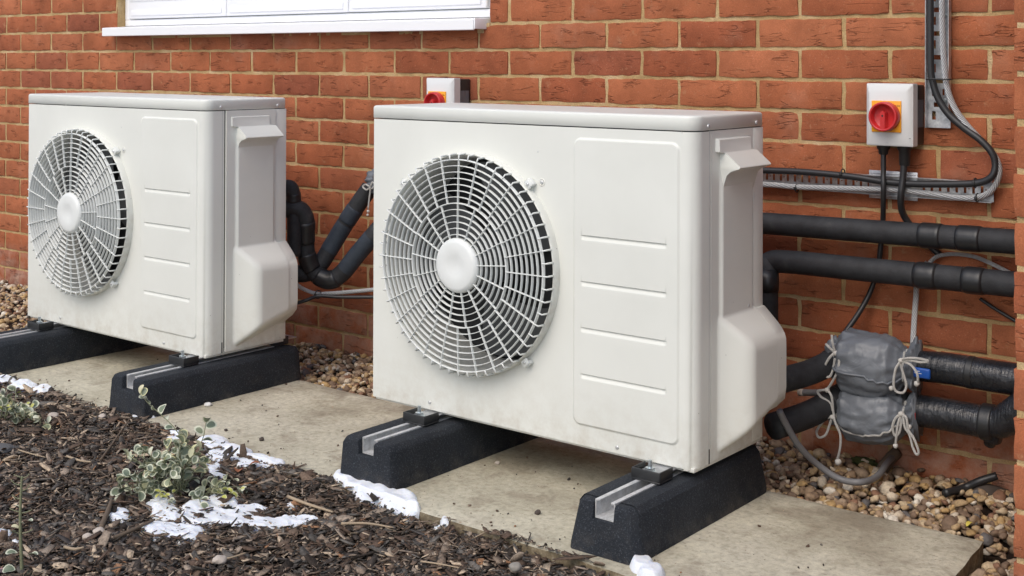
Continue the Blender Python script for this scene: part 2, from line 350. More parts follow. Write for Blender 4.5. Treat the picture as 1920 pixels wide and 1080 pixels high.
def tube_data(path, rad, sides=10, caps=True):
    n = len(path); rads = rad if isinstance(rad, (list, tuple)) else [rad]*n
    tan = [(path[min(i+1, n-1)]-path[max(i-1, 0)]).normalized() for i in range(n)]
    up = Vector((0, 0, 1)) if abs(tan[0].z) < .9 else Vector((1, 0, 0))
    nrm = (up-tan[0]*up.dot(tan[0])).normalized(); V = []; UV = []; L = 0
    for i in range(n):
        nrm = (nrm-tan[i]*nrm.dot(tan[i])).normalized(); bi = tan[i].cross(nrm)
        if i: L += (path[i]-path[i-1]).length
        for s in range(sides):
            a = 2*PI*s/sides
            V.append(path[i]+(nrm*math.cos(a)+bi*math.sin(a))*rads[i])
            UV.append((L*60, 6*min(s, sides-s)/sides*1.0))
    Fc = [(i*sides+s, i*sides+(s+1) % sides, (i+1)*sides+(s+1) % sides, (i+1)*sides+s) for i in range(n-1) for s in range(sides)]
    if caps: Fc += [tuple(range(sides))[::-1], tuple((n-1)*sides+s for s in range(sides))]
    return V, Fc, UV
def tube(name, pts, rad, m, parent=None, sides=10, n=8, smooth_path=True, loc=None):
    path = catmull(pts, n) if smooth_path else [Vector(p) for p in pts]
    if isinstance(rad, (list, tuple)) and len(rad) != len(path):
        k = len(rad)-1; rr = []
        for i in range(len(path)):
            t = i/(len(path)-1)*k; j = min(int(t), k-1); rr.append(rad[j]+(rad[j+1]-rad[j])*(t-j))
        rad = rr
    V, Fc, UV = tube_data(path, rad, sides)
    return mesh_obj(name, V, Fc, m, parent, True, UV, loc)
def merge(parts):
    V = []; Fc = []
    for v, f in parts:
        o = len(V); V += list(v); Fc += [tuple(i+o for i in q) for q in f]
    return V, Fc
def lathe_y(profile, seg=48):            # profile of (radius, y): revolved about the y axis
    V = []; Fc = []
    for r, y in profile:
        for s in range(seg):
            a = 2*PI*s/seg; V.append(Vector((r*math.cos(a), y, r*math.sin(a))))
    for i in range(len(profile)-1):
        for s in range(seg):
            Fc.append((i*seg+s, i*seg+(s+1) % seg, (i+1)*seg+(s+1) % seg, (i+1)*seg+s))
    return V, Fc
def empty(name, loc=(0, 0, 0), rz=0):
    o = bpy.data.objects.new(name, None); col.objects.link(o); o.location = loc; o.rotation_euler = (0, 0, rz); o.empty_display_size = .05
    return o
def tag(o, label=None, cat=None, group=None, kind=None):
    if label: o['label'] = label
    if cat: o['category'] = cat
    if group: o['group'] = group
    if kind: o['kind'] = kind
    return o
def children(o): return [c for c in bpy.data.objects if c.parent == o]
def copy_tree(o, parent=None):
    kids = KIDS.get(o.name) if parent is not None or o.name in KIDS else None
    c = o.copy(); col.objects.link(c)
    if parent: c.parent = parent
    for ch in (KIDS.get(o.name) or []): copy_tree(ch, c)
    return c
KIDS = {}
def index_kids():
    KIDS.clear()
    for o in bpy.data.objects:
        if o.parent: KIDS.setdefault(o.parent.name, []).append(o)
def fast_mesh(name, V, Fq, m, kind_n=4, smooth=False):
    me = bpy.data.meshes.new(name); V = np.asarray(V, 'f'); Fq = np.asarray(Fq, 'i')
    me.vertices.add(len(V)); me.vertices.foreach_set('co', V.ravel())
    me.loops.add(Fq.size); me.loops.foreach_set('vertex_index', Fq.ravel())
    me.polygons.add(len(Fq)); me.polygons.foreach_set('loop_start', np.arange(len(Fq), dtype='i')*kind_n)
    me.polygons.foreach_set('loop_total', np.full(len(Fq), kind_n, 'i'))
    me.update(calc_edges=True); me.materials.append(m)
    if smooth: me.shade_smooth()
    o = bpy.data.objects.new(name, me); col.objects.link(o); return o

# ------------------------------------------------------------------ ground
SLAB = dict(x0=1.22, x1=4.16, y0=-.905, y1=-.338)
def bed_h(x, y):                          # lie of the bark bed
    h = .012*noise.noise(Vector((x*2.3, y*2.3, 1)))+.010*noise.noise(Vector((x*6, y*6, 4)))-.010
    h += .012*max(0, min(1, (2.9-x)/.8))  # heaped on the slab edge towards the left
    return h-.014*max(0, min(1, (x-3.1)/.4))
soil_z = -.055
V = []; Fc = []
xs = [-60, -20, -6]+[-1+.12*i for i in range(60)]+[12, 30, 60]; ys = [-60, -25, -8]+[-4+.12*i for i in range(40)]+[2, 8]
for y in ys:
    for x in xs: V.append((x, y, soil_z+.008*noise.noise(Vector((x*2, y*2, 0)))))
for j in range(len(ys)-1):
    for i in range(len(xs)-1): q = j*len(xs)+i; Fc.append((q, q+1, q+1+len(xs), q+len(xs)))
tag(mesh_obj('ground', V, Fc, M_bounce_lawn, smooth=True), kind='structure')
# bark bed surface
V = []; Fc = []; nx, ny = 130, 60
for j in range(ny+1):
    for i in range(nx+1):
        x = .6+i*4.0/nx; y = -2.3+j*(1.395)/ny
        V.append((x, y, bed_h(x, y)-.006+.006*noise.noise(Vector((x*40, y*40, 2)))))
for j in range(ny):
    for i in range(nx): q = j*(nx+1)+i; Fc.append((q, q+1, q+nx+2, q+nx+1))
tag(mesh_obj('planting_bed', V, Fc, M_soil, smooth=True), kind='structure')
# gravel base
tag(box('gravel_base', (-2.8, -1.4, -.07), (SLAB['x0']-.002, -.01, -.030), M_soil), kind='structure')
tag(box('gravel_base', (SLAB['x0'], SLAB['y1']+.002, -.07), (4.6, -.01, -.030), M_soil), kind='structure')
tag(box('gravel_base', (SLAB['x1']+.05, -1.1, -.07), (5.2, SLAB['y1'], -.050), M_soil), kind='structure')
# concrete slab: worn, slightly uneven edges
def slab():
    bm = bmesh.new(); nx, ny = 150, 30; top = []
    for j in range(ny+1):
        for i in range(nx+1):
            u, v = i/nx, j/ny
            x = SLAB['x0']+(SLAB['x1']-SLAB['x0'])*u; y = SLAB['y0']+(SLAB['y1']-SLAB['y0'])*v
            if i == nx: x += .045*(1-v)-.012
            if j == 0: y += .007*noise.noise(Vector((x*5, 0, 0)))+.004*noise.noise(Vector((x*23, 0, 0)))
            if j == ny: y += .006*noise.noise(Vector((x*4, 9, 0)))
            if i == nx: x += .004*noise.noise(Vector((0, y*20, 0)))
            z = -.0015*abs(noise.noise(Vector((x*9, y*9, 7))))
            if i in (0, nx) or j in (0, ny): z -= .004
            top.append(bm.verts.new((x, y, z)))
    for j in range(ny):
        for i in range(nx): q = j*(nx+1)+i; bm.faces.new((top[q], top[q+1], top[q+nx+2], top[q+nx+1]))
    ring = [i for i in range(nx+1)]+[(j+1)*(nx+1)-1 for j in range(1, ny+1)]+[ny*(nx+1)+i for i in range(nx-1, -1, -1)]+[j*(nx+1) for j in range(ny-1, 0, -1)]
    lo = [bm.verts.new((top[k].co.x+.003*noise.noise(top[k].co*25), top[k].co.y-.001, -.06)) for k in ring]
    for a in range(len(ring)):
        b_ = (a+1) % len(ring); bm.faces.new((top[ring[b_]], top[ring[a]], lo[a], lo[b_]))
    return bm_obj('concrete_slab', bm, M_conc, smooth=True, auto=math.radians(40))
tag(slab(), kind='structure')

# ------------------------------------------------------------------ brick wall
ZJ = .8776                                # height of one bed joint; courses every 75 mm
def brick_mesh(L, H, D=.05, seed=0, nxs=7, nzs=3):
    rs = random.Random(seed); V = []; Fc = []
    for j in range(nzs+1):
        for i in range(nxs+1):
            x = -L/2+L*i/nxs; z = -H/2+H*j/nzs; y = 0
            e = i in (0, nxs) or j in (0, nzs)
            if e:
                y = .0008+rs.uniform(0, .0010)
                if i in (0, nxs): x += rs.uniform(-.0019, .0016)
                if j in (0, nzs): z += rs.uniform(-.0020, .0014)
                if i in (0, nxs) and j in (0, nzs): x *= .996; z *= .985; y += .0008
            else:
                x += rs.uniform(-.004, .004); z += rs.uniform(-.003, .003)
                y = rs.uniform(-.0012, .0008)
                if i in (1, nxs-1): x = math.copysign(L/2-.006, x)
                if j in (1, nzs-1): z = math.copysign(H/2-.005, z)
            V.append((x, y, z))
    for j in range(nzs):
        for i in range(nxs): q = j*(nxs+1)+i; Fc.append((q, q+1, q+nxs+2, q+nxs+1))
    ring = list(range(nxs+1))+[(j+1)*(nxs+1)-1 for j in range(1, nzs+1)]+[nzs*(nxs+1)+i for i in range(nxs-1, -1, -1)]+[j*(nxs+1) for j in range(nzs-1, 0, -1)]
    o = len(V)
    for k in ring: V.append((V[k][0], D, V[k][2]))
    for a in range(len(ring)): b_ = (a+1) % len(ring); Fc.append((ring[a], o+a, o+b_, ring[b_]))
    return V, Fc
def make_brick_variants(L, count, tagname):
    out = []
    for k in range(count):
        V, Fc = brick_mesh(L, .0655, seed=hash((round(L*1000), k)) & 0xffff, nxs=max(4, int(L*52)))
        me = bpy.data.meshes.new('brick'); me.from_pydata(V, [], Fc); me.materials.append(M_brick); me.shade_smooth(); me.set_sharp_from_angle(angle=math.radians(45)); out.append((me, V, Fc))
    return out
FULL = make_brick_variants(.2155, 8, 'full'); HALF = make_brick_variants(.103, 4, 'half')
UN = [(1.2875, -.6536), (2.8046, -.6486)]; UZ = .1147; UW, UD, UH = .886, .286, .697
def hull_hidden(p):                       # is the brick corner p wholly behind a heat pump casing
    u, v = px(p)
    for X, Y in UN:
        c = CAM; d = Vector(p)-c
        t = (Y+.02-c.y)/d.y; q = c+d*t
        if X+.02 < q.x < X+UW-.02 and UZ+.02 < q.z < UZ+UH-.02: return True
    return False
def build_bricks(parent, spans, limit, yface=0.0):
    cand = []
    for (xc, zc_, L) in spans:
        cs = [(xc+a*L/2, yface, zc_+b_*.033) for a in (-1, 1) for b_ in (-1, 1)]
        uv = [px(c) for c in cs]
        infr = any(-5 < u < 1925 and -5 < v < 1085 for u, v in uv)
        vis = infr and not all(hull_hidden(c) for c in cs)
        area = (max(u for u, v in uv)-min(u for u, v in uv)) if vis else -1
        cand.append((area, xc, zc_, L))
    cand.sort(reverse=True)
    rest = []
    for k, (area, xc, zc_, L) in enumerate(cand):
        var = (FULL if L > .15 else HALF); me, V, Fc = random.choice(var)
        sx = L/(.2155 if L > .15 else .103); dy = random.uniform(-.0016, .0016); tilt = random.uniform(-.004, .004)
        if area > 0 and k < limit:
            o = bpy.data.objects.new('brick', me); col.objects.link(o); o.parent = parent
            o.location = (xc, yface+dy, zc_+random.uniform(-.0008, .0008)); o.rotation_euler = (random.uniform(-.01, .01), tilt, random.uniform(-.006, .006))
            if random.random() < .5 and False: o.scale = (sx, 1, 1)
            o.scale = (sx, 1, 1)
        else: rest.append(([(x*sx+xc, y+yface+dy, z+zc_) for x, y, z in V], Fc))
    if rest:
        V, Fc = merge(rest); o = mesh_obj('bricks', V, Fc, M_brick, parent); o['kind'] = 'stuff'
wall = empty('brick_wall', (0, 0, 0))
tag(wall, 'long red brick house wall with a white window, standing behind both heat pumps', 'wall')
WX0, WX1, WZ0 = .792, 2.630, 1.000        # window opening
XL, XR, ZB, ZT = -2.725, 4.62, -.06, 1.42
# mortar: slightly recessed body with the opening left free
bm = bmesh.new()
yb = .0034
for a, b_ in (((XL, yb, ZB), (XR, .30, WZ0)), ((XL, yb, WZ0), (WX0, .30, ZT)), ((WX1, yb, WZ0), (XR, .30, ZT))): box_bm(bm, a, b_)
bm_obj('mortar', bm, M_mortar, wall)
spans = []
for row in range(-7, 13):                 # row r lies between joint r and joint r+1 below it
    zc_ = ZJ-.075*(row+.5)
    if zc_ < ZB: continue
    offs = 0 if row % 2 else .1125
    # perpends at i*.225 for odd rows as counted here
    i = -16
    while True:
        x0 = i*.225+offs; x1 = x0+.225; i += 1
        if x1 < XL+.1: continue
        if x0 > XR-.2: break
        a, b_ = x0+.005, x1-.005
        if zc_ > WZ0:
            if b_ > WX0 and a < WX0: b_ = WX0-.001
            elif a < WX1 and b_ > WX1: a = WX1+.001
            elif a >= WX0 and b_ <= WX1: continue
        if b_-a < .03: continue
        spans.append(((a+b_)/2, zc_, b_-a))
spans = [s for s in spans if s[1] < ZT]
build_bricks(wall, spans, 296)
# brick reveal at the left of the window
rv = []
for k in range(6):
    z = WZ0+.003+.075*k
    o = mesh_obj('brick', *(lambda V, F: ([( .012-y*0+.0*x, x+.052, zz) for x, y, zz in V], F))(*brick_mesh(.10, .065, .0, k)), M_brick, wall)
    o.location = (WX0-.0135, 0, z+.035)
# window
win = box('window', (WX0+.001, .035, 1.048), (WX1-.001, .095, 1.072), M_upvc, wall, .003)
win['label'] = 'white framed window with three sashes and a projecting sill'
box('frame_side', (WX0+.001, .035, 1.072), (WX0+.030, .095, ZT), M_upvc, win, .002)
box('frame_side', (WX1-.030, .035, 1.072), (WX1-.001, .095, ZT), M_upvc, win, .002)
sw = (WX1-WX0-.06)/3
edges = [at(243, 20, .03).x, at(426, 20, .03).x, at(655, 15, .03).x, WX1-.032]
for k in range(3):
    a, b_ = edges[k]+.002, edges[k+1]-.002
    bm = bmesh.new()
    for q in (((a, .026, 1.075), (b_, .082, 1.200)), ((a, .026, 1.201), (a+.055, .082, ZT)), ((b_-.055, .026, 1.201), (b_, .082, ZT))): box_bm(bm, *q, .004)
    for q in (((a+.010, .0235, 1.140), (b_-.010, .027, 1.1985)),): box_bm(bm, *q, .001)
    box_bm(bm, (a+.02, .0218, 1.086), (b_-.02, .027, 1.108), .0015)
    bm_obj('sash', bm, M_upvc, win, True, auto=math.radians(50))
    box('pane', (a+.050, .052, 1.196), (b_-.050, .058, ZT), M_glass, win)
# sill: nose, sloped top, dropped lip
bm = bmesh.new(); prof = [(.036, 1.047), (-.050, 1.0405), (-.053, 1.038), (-.053, 1.010), (-.049, 1.008), (-.046, 1.010), (-.044, 1.030), (.036, 1.034)]
xa, xb = .775, 2.612
A = [bm.verts.new((xa, y, z)) for y, z in prof]; B = [bm.verts.new((xb, y, z)) for y, z in prof]
for i in range(len(prof)): j = (i+1) % len(prof); bm.faces.new((A[i], A[j], B[j], B[i]))
bm.faces.new(A[::-1]); bm.faces.new(B)
bm_obj('sill', bm, M_upvc, wall)
box('sill_end_cap', (2.6125, -.052, 1.012), (2.618, .030, 1.043), M_upvc, wall, .001)
box('sill_packer', (WX0+.001, .0, 1.0005), (WX1-.001, .09, 1.030), M_mortar, wall)

# projecting pier at the right
pier = empty('brick_pier', (0, 0, 0))
tag(pier, 'projecting red brick wall end cropped by the right edge, nearer than the long wall', 'wall')
PX0, PY = 4.345, -.80
box('mortar', (PX0+.003, PY+.0034, -.08), (4.80, .0, 1.42), M_mortar, pier)
sp = []
for row in range(-7, 13):
    zc_ = ZJ+.0237-.075*(row+.5)
    L0 = .215 if row % 2 else .1025
    x = PX0; first = True
    while x < 4.72:
        L = L0 if first else min(.215, 4.797-x)
        sp.append((x+L/2, zc_, L)); x += L+.010; first = False
build_bricks(pier, sp, 290, PY)
V, Fc = [], []
rest = []
for row in range(-7, 13):                 # its left flank, seen only from the side
    zc_ = ZJ+.0237-.075*(row+.5)
    for k in range(4):
        y0 = PY+.113*(row % 2)+.225*k+.003
        L = min(.215, -.01-y0)
        if L < .05: continue
        v, f = brick_mesh(L, .0655, .04, row*7+k)
        rest.append(([(PX0+y, y0+L/2-x, z+zc_) for x, y, z in v], f))
V, Fc = merge(rest); o = mesh_obj('bricks', V, Fc, M_brick, pier); o['kind'] = 'stuff'

# ------------------------------------------------------------------ heat pump
def plate_with_hole(name, x0, x1, zb, zt, cx, cz, R, y, m, parent, depth=.0):
    cor = [math.atan2(zz-cz, xx-cx) % (2*PI) for xx in (x0, x1) for zz in (zb, zt)]
    ang = sorted([a for a in [2*PI*k/96 for k in range(96)] if min(abs(a-c) for c in cor) > .03]+cor)
    V = []; n = len(ang)
    for a in ang:
        c, s = math.cos(a), math.sin(a)
        t = min([((x1 if c > 0 else x0)-cx)/c if abs(c) > 1e-6 else 9, ((zt if s > 0 else zb)-cz)/s if abs(s) > 1e-6 else 9])
        V += [(cx+R*c, y, cz+R*s), (cx+t*c, y, cz+t*s)]
    Fc = [(2*i, 2*i+1, 2*((i+1) % n)+1, 2*((i+1) % n)) for i in range(n)]
    return V, Fc
FC = (.3085, .350)                         # fan centre in the casing
def make_heat_pump(loc):
    root = empty('heat_pump', loc)
    # dark inner body behind all joints
    bm = bmesh.new(); yy = .13
    box_bm(bm, (.004, yy, .004), (.882, .283, .692)); box_bm(bm, (.57, .004, .004), (.853, yy, .692)); 
    bm_obj('inner_case', bm, M_dark, root)
    # front panel: plate with the fan hole, rounded corner, return to the side joint
    PX_ = .588                            # raised field starts here
    V, Fc = plate_with_hole('p', .0025, PX_, 0, .665, FC[0], FC[1], .246, 0, M_case, root)
    P1 = (V, Fc)
    # embossed field with four pressed ribs as a height field
    fx0, fx1, fz0, fz1 = .5935, .8515, .0425, .6435; rad = .018
    def sd_round(x, z):
        cx, cz = (fx0+fx1)/2, (fz0+fz1)/2; dx = abs(x-cx)-(fx1-fx0)/2+rad; dz = abs(z-cz)-(fz1-fz0)/2+rad
        return math.hypot(max(dx, 0), max(dz, 0))+min(max(dx, dz), 0)-rad
    ribs = [.4365, .340, .2435, .1465]
    def fld(x, z):
        d = sd_round(x, z); t = max(0, min(1, (-d+.001)/.0055)); h = -.0036*(t*t*(3-2*t))
        for rz in ribs:
            ex = min(1, max(0, (x-.6135)/.006))*min(1, max(0, (.8235-x)/.006))
            q = z-rz
            if ex > 0 and -.0065 < q < .0042:
                if q > .0022: p = (.0042-q)/.0020
                else: p = (q+.0065)/.0087
                h += .0046*p*ex
        return h
    def lines(a, b, fine, step, fstep):
        s = set([round(a, 5), round(b, 5)]); x = a
        while x < b: s.add(round(x, 5)); x += step
        for lo, hi in fine:
            x = lo
            while x <= hi: 
                if a < x < b: s.add(round(x, 5))
                x += fstep
        return sorted(s)
    xs = lines(PX_, .8565, [(fx0-.003, fx0+.024), (fx1-.024, fx1+.003), (.6125, .6205), (.8165, .8245)], .02, .0015)
    zs = lines(0, .665, [(fz0-.003, fz0+.024), (fz1-.024, fz1+.003)]+[(z-.0075, z+.0055) for z in ribs], .02, .0012)
    V = [(x, fld(x, z), z) for z in zs for x in xs]; nx = len(xs)
    Fc = [(j*nx+i, j*nx+i+1, (j+1)*nx+i+1, (j+1)*nx+i) for j in range(len(zs)-1) for i in range(nx-1)]
    P2 = (V, Fc)
    arc = [(.8565+.0295*math.sin(a), .0295-.0295*math.cos(a)) for a in [PI/2*k/10 for k in range(11)]]
    outl = arc+[(.886, .0625), (.880, .0625)]
    V = []
    for x, y in outl: V += [(x, y, .0 if y < .04 else .001), (x, y, .665)]
    P3 = (V, [(2*i, 2*i+2, 2*i+3, 2*i+1) for i in range(len(outl)-1)])
    outl = [(0.0025, 0), (0, .0025), (0, .286), (.004, .286)]
    V = []
    for x, y in outl: V += [(x, y, 0), (x, y, .665)]
    P4 = (V, [(2*i, 2*i+1, 2*i+3, 2*i+2) for i in range(len(outl)-1)])
    # turned-under bottom lip
    outl = [(.0, .0), (.8565, 0)]+arc[1:]+[(.886, .0625)]
    V = []
    for x, y in outl: V += [(x, y, 0), (min(x, .872), max(y, .012) if x < .86 else y, -.003)]
    P5 = (V, [(2*i, 2*i+2, 2*i+3, 2*i+1) for i in range(len(outl)-1)])
    V, Fc = merge([P2, P3, P4, P5])
    bm = bmesh.new(); me = bpy.data.meshes.new('t'); me.from_pydata([tuple(v) for v in V], [], Fc); bm.from_mesh(me)
    bmesh.ops.remove_doubles(bm, verts=bm.verts, dist=.0004); bmesh.ops.recalc_face_normals(bm, faces=bm.faces)
    pv = [bm.verts.new(v) for v in P1[0]]
    for q in P1[1]: bm.faces.new([pv[i] for i in q])
    bm_obj('front_panel', bm, M_case, root, True, auto=math.radians(40))
    # side cover as its own raised sheet
    def side_field(y, z):
        h = 0.0
        # shallow raised field below the grip
        def sm(a, b, x): t = max(0, min(1, (x-a)/(b-a))); return t*t*(3-2*t)
        h += .006*sm(.095, .103, y)*(1-sm(.228, .234, y))*sm(.24, .25, z)*(1-sm(.545, .60, z))
        # valve cover bulge
        def smin(a, b, k): q = max(k-abs(a-b), 0)/k; return min(a, b)-q*q*k*.25
        k_ = .020; zl = .004+.055*max(0, (y-.070)/.2)
        b1 = smin(.0585, (y-.090)*1.35, k_); b1 = smin(b1, (.2925-z)*1.02, k_); b1 = smin(b1, (z-zl)*1.5, k_*1.3)
        h = max(h, b1)
        return h
    y0, y1, z1 = .0645, .2395, .6655
    ysl = sorted(set([round(y0+(y1-y0)*k/60, 5) for k in range(61)])); zsl = [round(.003+(z1-.003)*k/170, 5) for k in range(171)]
    V = [(.886+side_field(y, z), y, z) for z in zsl for y in ysl]; ny = len(ysl)
    Fc = [(j*ny+i, j*ny+i+1, (j+1)*ny+i+1, (j+1)*ny+i) for j in range(len(zsl)-1) for i in range(ny-1)]
    Q1 = (V, Fc)
    # edge returns
    ring = list(range(ny))+[(j+1)*ny-1 for j in range(1, len(zsl))]+[(len(zsl)-1)*ny+i for i in range(ny-2, -1, -1)]+[j*ny for j in range(len(zsl)-2, 0, -1)]
    R1 = [V[k] for k in ring]; R2 = [(.880, v[1], v[2]) for v in R1]; n = len(ring)
    Q2 = (R1+R2, [(i, n+i, n+(i+1) % n, (i+1) % n) for i in range(n)])
    V, Fc = merge([Q1, Q2])
    sp_ = mesh_obj('side_cover', V, Fc, M_case, root, True); sp_.data.set_sharp_from_angle(angle=math.radians(55))
    # bulge continues behind the cover to the rear edge
    bm = bmesh.new()
    prof = [(.886, .2400), (.886, .286)]
    zc2 = [.050, .056, .062, .075, .095, .12, .18, .20, .222, .232, .245, .255, .265, .275, .284]
    rings = []
    for z in zc2:
        hh = side_field(.2394, z); row = [(.884+hh*0, .2398), (.886+hh, .2402), (.886+hh, .279), (.886+max(0, hh-.006), .285), (.884, .2855)]
        rings.append([bm.verts.new((x, y, z)) for x, y in row])
    for a, b_ in zip(rings, rings[1:]):
        for i in range(4): bm.faces.new((a[i], a[i+1], b_[i+1], b_[i]))
    bm.faces.new(rings[0][::-1]); bm.faces.new(rings[-1])
    bm_obj('valve_cover_back', bm, M_case, root, True, auto=math.radians(40))
    box('rear_post', (.872, .2415, .002), (.886, .286, .6655), M_case, root, .0015)
    box('back_panel', (.001, .2840, .004), (.8725, .2875, .6650), M_case, root)
    box('base_pan', (.006, .006, -.006), (.882, .282, .003), M_case, root, .001)
    box('seam', (.8858, .0560, .030), (.8863, .0566, .6645), M_seam, root); box('drain_slot', (.8858, .0555, .001), (.8866, .0590, .030), M_dark, root)
    # grip: stepped cap and hooded lip, curved hollow below
    bm = bmesh.new()
    prof = [(.6495, 0), (.648, .006), (.6465, .0075), (.622, .0085), (.6195, .0105), (.594, .0415), (.5905, .0430), (.588, .0405), (.586, .034), (.582, .022), (.574, .013), (.560, .008), (.545, .004), (.535, 0)]
    ya, yb_ = .080, .2385; segs = []
    for k, (z, p) in enumerate(prof):
        ins = .0 if z < .623 else .0
        yl = ya+(.020 if p > .0086 or z < .60 else 0); 
        if z < .592: yl = ya+.020+.0*p
        segs.append([bm.verts.new((.8855, yl+.006*0, z+0)), bm.verts.new((.886+p, yl+min(.006, p)*.6, z)), bm.verts.new((.886+p, yb_-(.022 if z > .6195 else .0), z)), bm.verts.new((.8855, yb_-(.022 if z > .6195 else .0)+.001, z))])
    for a, b_ in zip(segs, segs[1:]):
        for i in range(3): bm.faces.new((a[i], b_[i], b_[i+1], a[i+1]))
    bmesh.ops.recalc_face_normals(bm, faces=bm.faces)
    bmesh.ops.bevel(bm, geom=[e for e in bm.edges if len(e.link_faces) == 2 and e.calc_face_angle(0) > .6], offset=.0035, segments=3, affect='EDGES', clamp_overlap=True)
    bm_obj('grip', bm, M_case, root, True, auto=math.radians(42))
    # top cover
    bm = bmesh.new(); o_ = .0010
    def outline(e):
        pts = [(-e+.003, -e), (.8565, -e)]+[(.8565+(.0295+e)*math.sin(a), .0295-(.0295+e)*math.cos(a)) for a in [PI/2*k/10 for k in range(1, 11)]]+[(.886+e, .286+e-.008), (.886+e-.008, .286+e), (-e+.006, .286+e), (-e, .286+e-.006), (-e, -e+.003)]
        return pts
    prev = None
    for z, e in ((.6672, o_-.001), (.6680, o_), (.6915, o_), (.6945, o_-.0008), (.6963, o_-.0026), (.6972, o_-.0060), (.6975, -.03)):
        rg = [bm.verts.new((x, y, z)) for x, y in outline(e)]
        if prev:
            for i in range(len(rg)): bm.faces.new((prev[i], prev[(i+1) % len(rg)], rg[(i+1) % len(rg)], rg[i]))
        prev = rg
    bm.faces.new(prev)
    bm_obj('top_cover', bm, M_case, root, True, auto=math.radians(60))
    # screws
    def screw(x, y, z, nrm, r=.0042):
        V, Fc = lathe_y([(0.0005, -.0026), (r*.35, -.0026), (r*.38, -.0016), (r*.55, -.0026), (r*.8, -.0022), (r, -.001), (r*1.05, 0)], 14)
        if nrm == 'x': V = [Vector((-v.y, v.x, v.z)) for v in V]
        return mesh_obj('screw', V, Fc, M_screw, root, True, loc=(x, y, z))
    for x, z in ((.186, .0165), (.7045, .0125), (.5085, .5435)): screw(x, 0, z, 'y')
    for y, z in ((.050, .6755), (.2525, .6755)): screw(.8872, y, z, 'x', .0048)
    screw(.8905, .212, .295, 'x', .0035)
    V, Fc = lathe_y([(.009, .0), (.008, -.0012), (.0062, -.0005), (.005, .0008)], 20); mesh_obj('washer_ring', V, Fc, M_case, root, True, loc=(.5085, 0, .5435))
    V, Fc = lathe_y([(.0001, -.0008), (.0014, -.0008), (.0018, 0)], 8); mesh_obj('plug', V, Fc, M_screw, root, True, loc=(.4975, 0, .609))
    # fan duct, fan and motor
    V, Fc = lathe_y([(.2495, .0005), (.2488, -.010), (.2478, -.0170), (.2462, -.0200), (.2442, -.0190), (.2430, -.012), (.2430, .004)], 96)
    mesh_obj('bezel', V, Fc, M_case, root, True, loc=(FC[0], 0, FC[1]))
    V, Fc = lathe_y([(.2450, .002), (.2400, .004), (.2360, .015), (.2350, .120)], 72); V += [Vector((0, .121, 0))]; 
    mesh_obj('fan_duct', V[:-1], Fc, M_duct, root, True, loc=(FC[0], 0, FC[1]))
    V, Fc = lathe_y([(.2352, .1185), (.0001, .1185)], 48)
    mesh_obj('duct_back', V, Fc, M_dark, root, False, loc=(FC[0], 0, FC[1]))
    fan = mesh_obj('fan', *lathe_y([(.0001, .030), (.045, .032), (.055, .040), (.056, .095)], 32), M_blade, root, True, loc=(FC[0], 0, FC[1]))
    for k in range(3):
        V = []; Fc = []; na, nr = 10, 6
        for i in range(na+1):
            for j in range(nr+1):
                rr = .052+.172*j/nr; a = 2*PI*k/3+math.radians(5+(62+18*j/nr)*(i/na)+14*j/nr)
                y = .098-.055*(i/na)+.008*math.sin(PI*i/na)
                V.append(Vector((rr*math.cos(a), y, rr*math.sin(a))))
        for i in range(na):
            for j in range(nr): q = i*(nr+1)+j; Fc.append((q, q+1, q+nr+2, q+nr+1))
        mesh_obj('blade', V, Fc, M_blade, fan, True)
    # grille
    gr = mesh_obj('grille', *lathe_y([(.0001, -.0528), (.014, -.0530), (.024, -.0556), (.036, -.0560), (.050, -.0556), (.0560, -.0540), (.0605, -.0480), (.0615, -.0400), (.0590, -.0395)], 48), M_grille, root, True, loc=(FC[0], 0, FC[1]))
    gr['label'] = 'round white fan guard with a domed hub cap'
    def dome(r): return -.0480+.0045*(r/.234)**2
    def ring_mesh(R, y, t=.0010, d=.0075):
        return lathe_y([(R-t, y+d), (R-t, y+.0006), (R-t*.4, y), (R+t*.4, y), (R+t, y+.0006), (R+t, y+d), (R-t, y+d)], 80)
    radii = [.0685+.01385*k for k in range(12)]+[.2345]
    for k, R in enumerate(radii):
        V, Fc = ring_mesh(R, dome(R),   .0011 if k in (5, 12) else .0008, .0095 if k in (5, 12) else .0075)
        mesh_obj('ring', V, Fc, M_grille, gr, True).data.set_sharp_from_angle(angle=math.radians(50))
    def bar_mesh(r0_, r1_, t=.0009, d=.0058):
        V = []; Fc = []; n = 6
        for i in range(n+1):
            r = r0_+(r1_-r0_)*i/n; y = dome(r)-.0008
            for s, yy in ((-t, y+d), (-t, y+.0005), (-t*.4, y), (t*.4, y), (t, y+.0005), (t, y+d)): V.append(Vector((r, yy, s)))
        for i in range(n):
            for s in range(6): Fc.append((i*6+s, i*6+(s+1) % 6, (i+1)*6+(s+1) % 6, (i+1)*6+s))
        me = bpy.data.meshes.new('spoke'); me.from_pydata(V, [], Fc); me.materials.append(M_grille); return me
    m1, m2 = bar_mesh(.060, radii[5]), bar_mesh(radii[5], .2345)
    def put(name, me, ang):
        o = bpy.data.objects.new(name, me); col.objects.link(o); o.parent = gr; o.rotation_euler = (0, -ang, 0); return o
    for k in range(17): put('spoke', m1, PI/2+2*PI*k/17)
    for k in range(28): put('spoke', m2, 2*PI*k/28+.002)
    path = [Vector((r, y, 0)) for r, y in ((.2335, dome(.234)+.001), (.2400, dome(.234)+.0015), (.2458, -.0405), (.2458, -.036), (.2462, -.029), (.2462, -.019))]
    V, Fc, _ = tube_data(path, [.0016, .0017, .0019, .0021, .0022, .0022], 6)
    me = bpy.data.meshes.new('rim_rib'); me.from_pydata(V, [], Fc); me.materials.append(M_grille); me.shade_smooth()
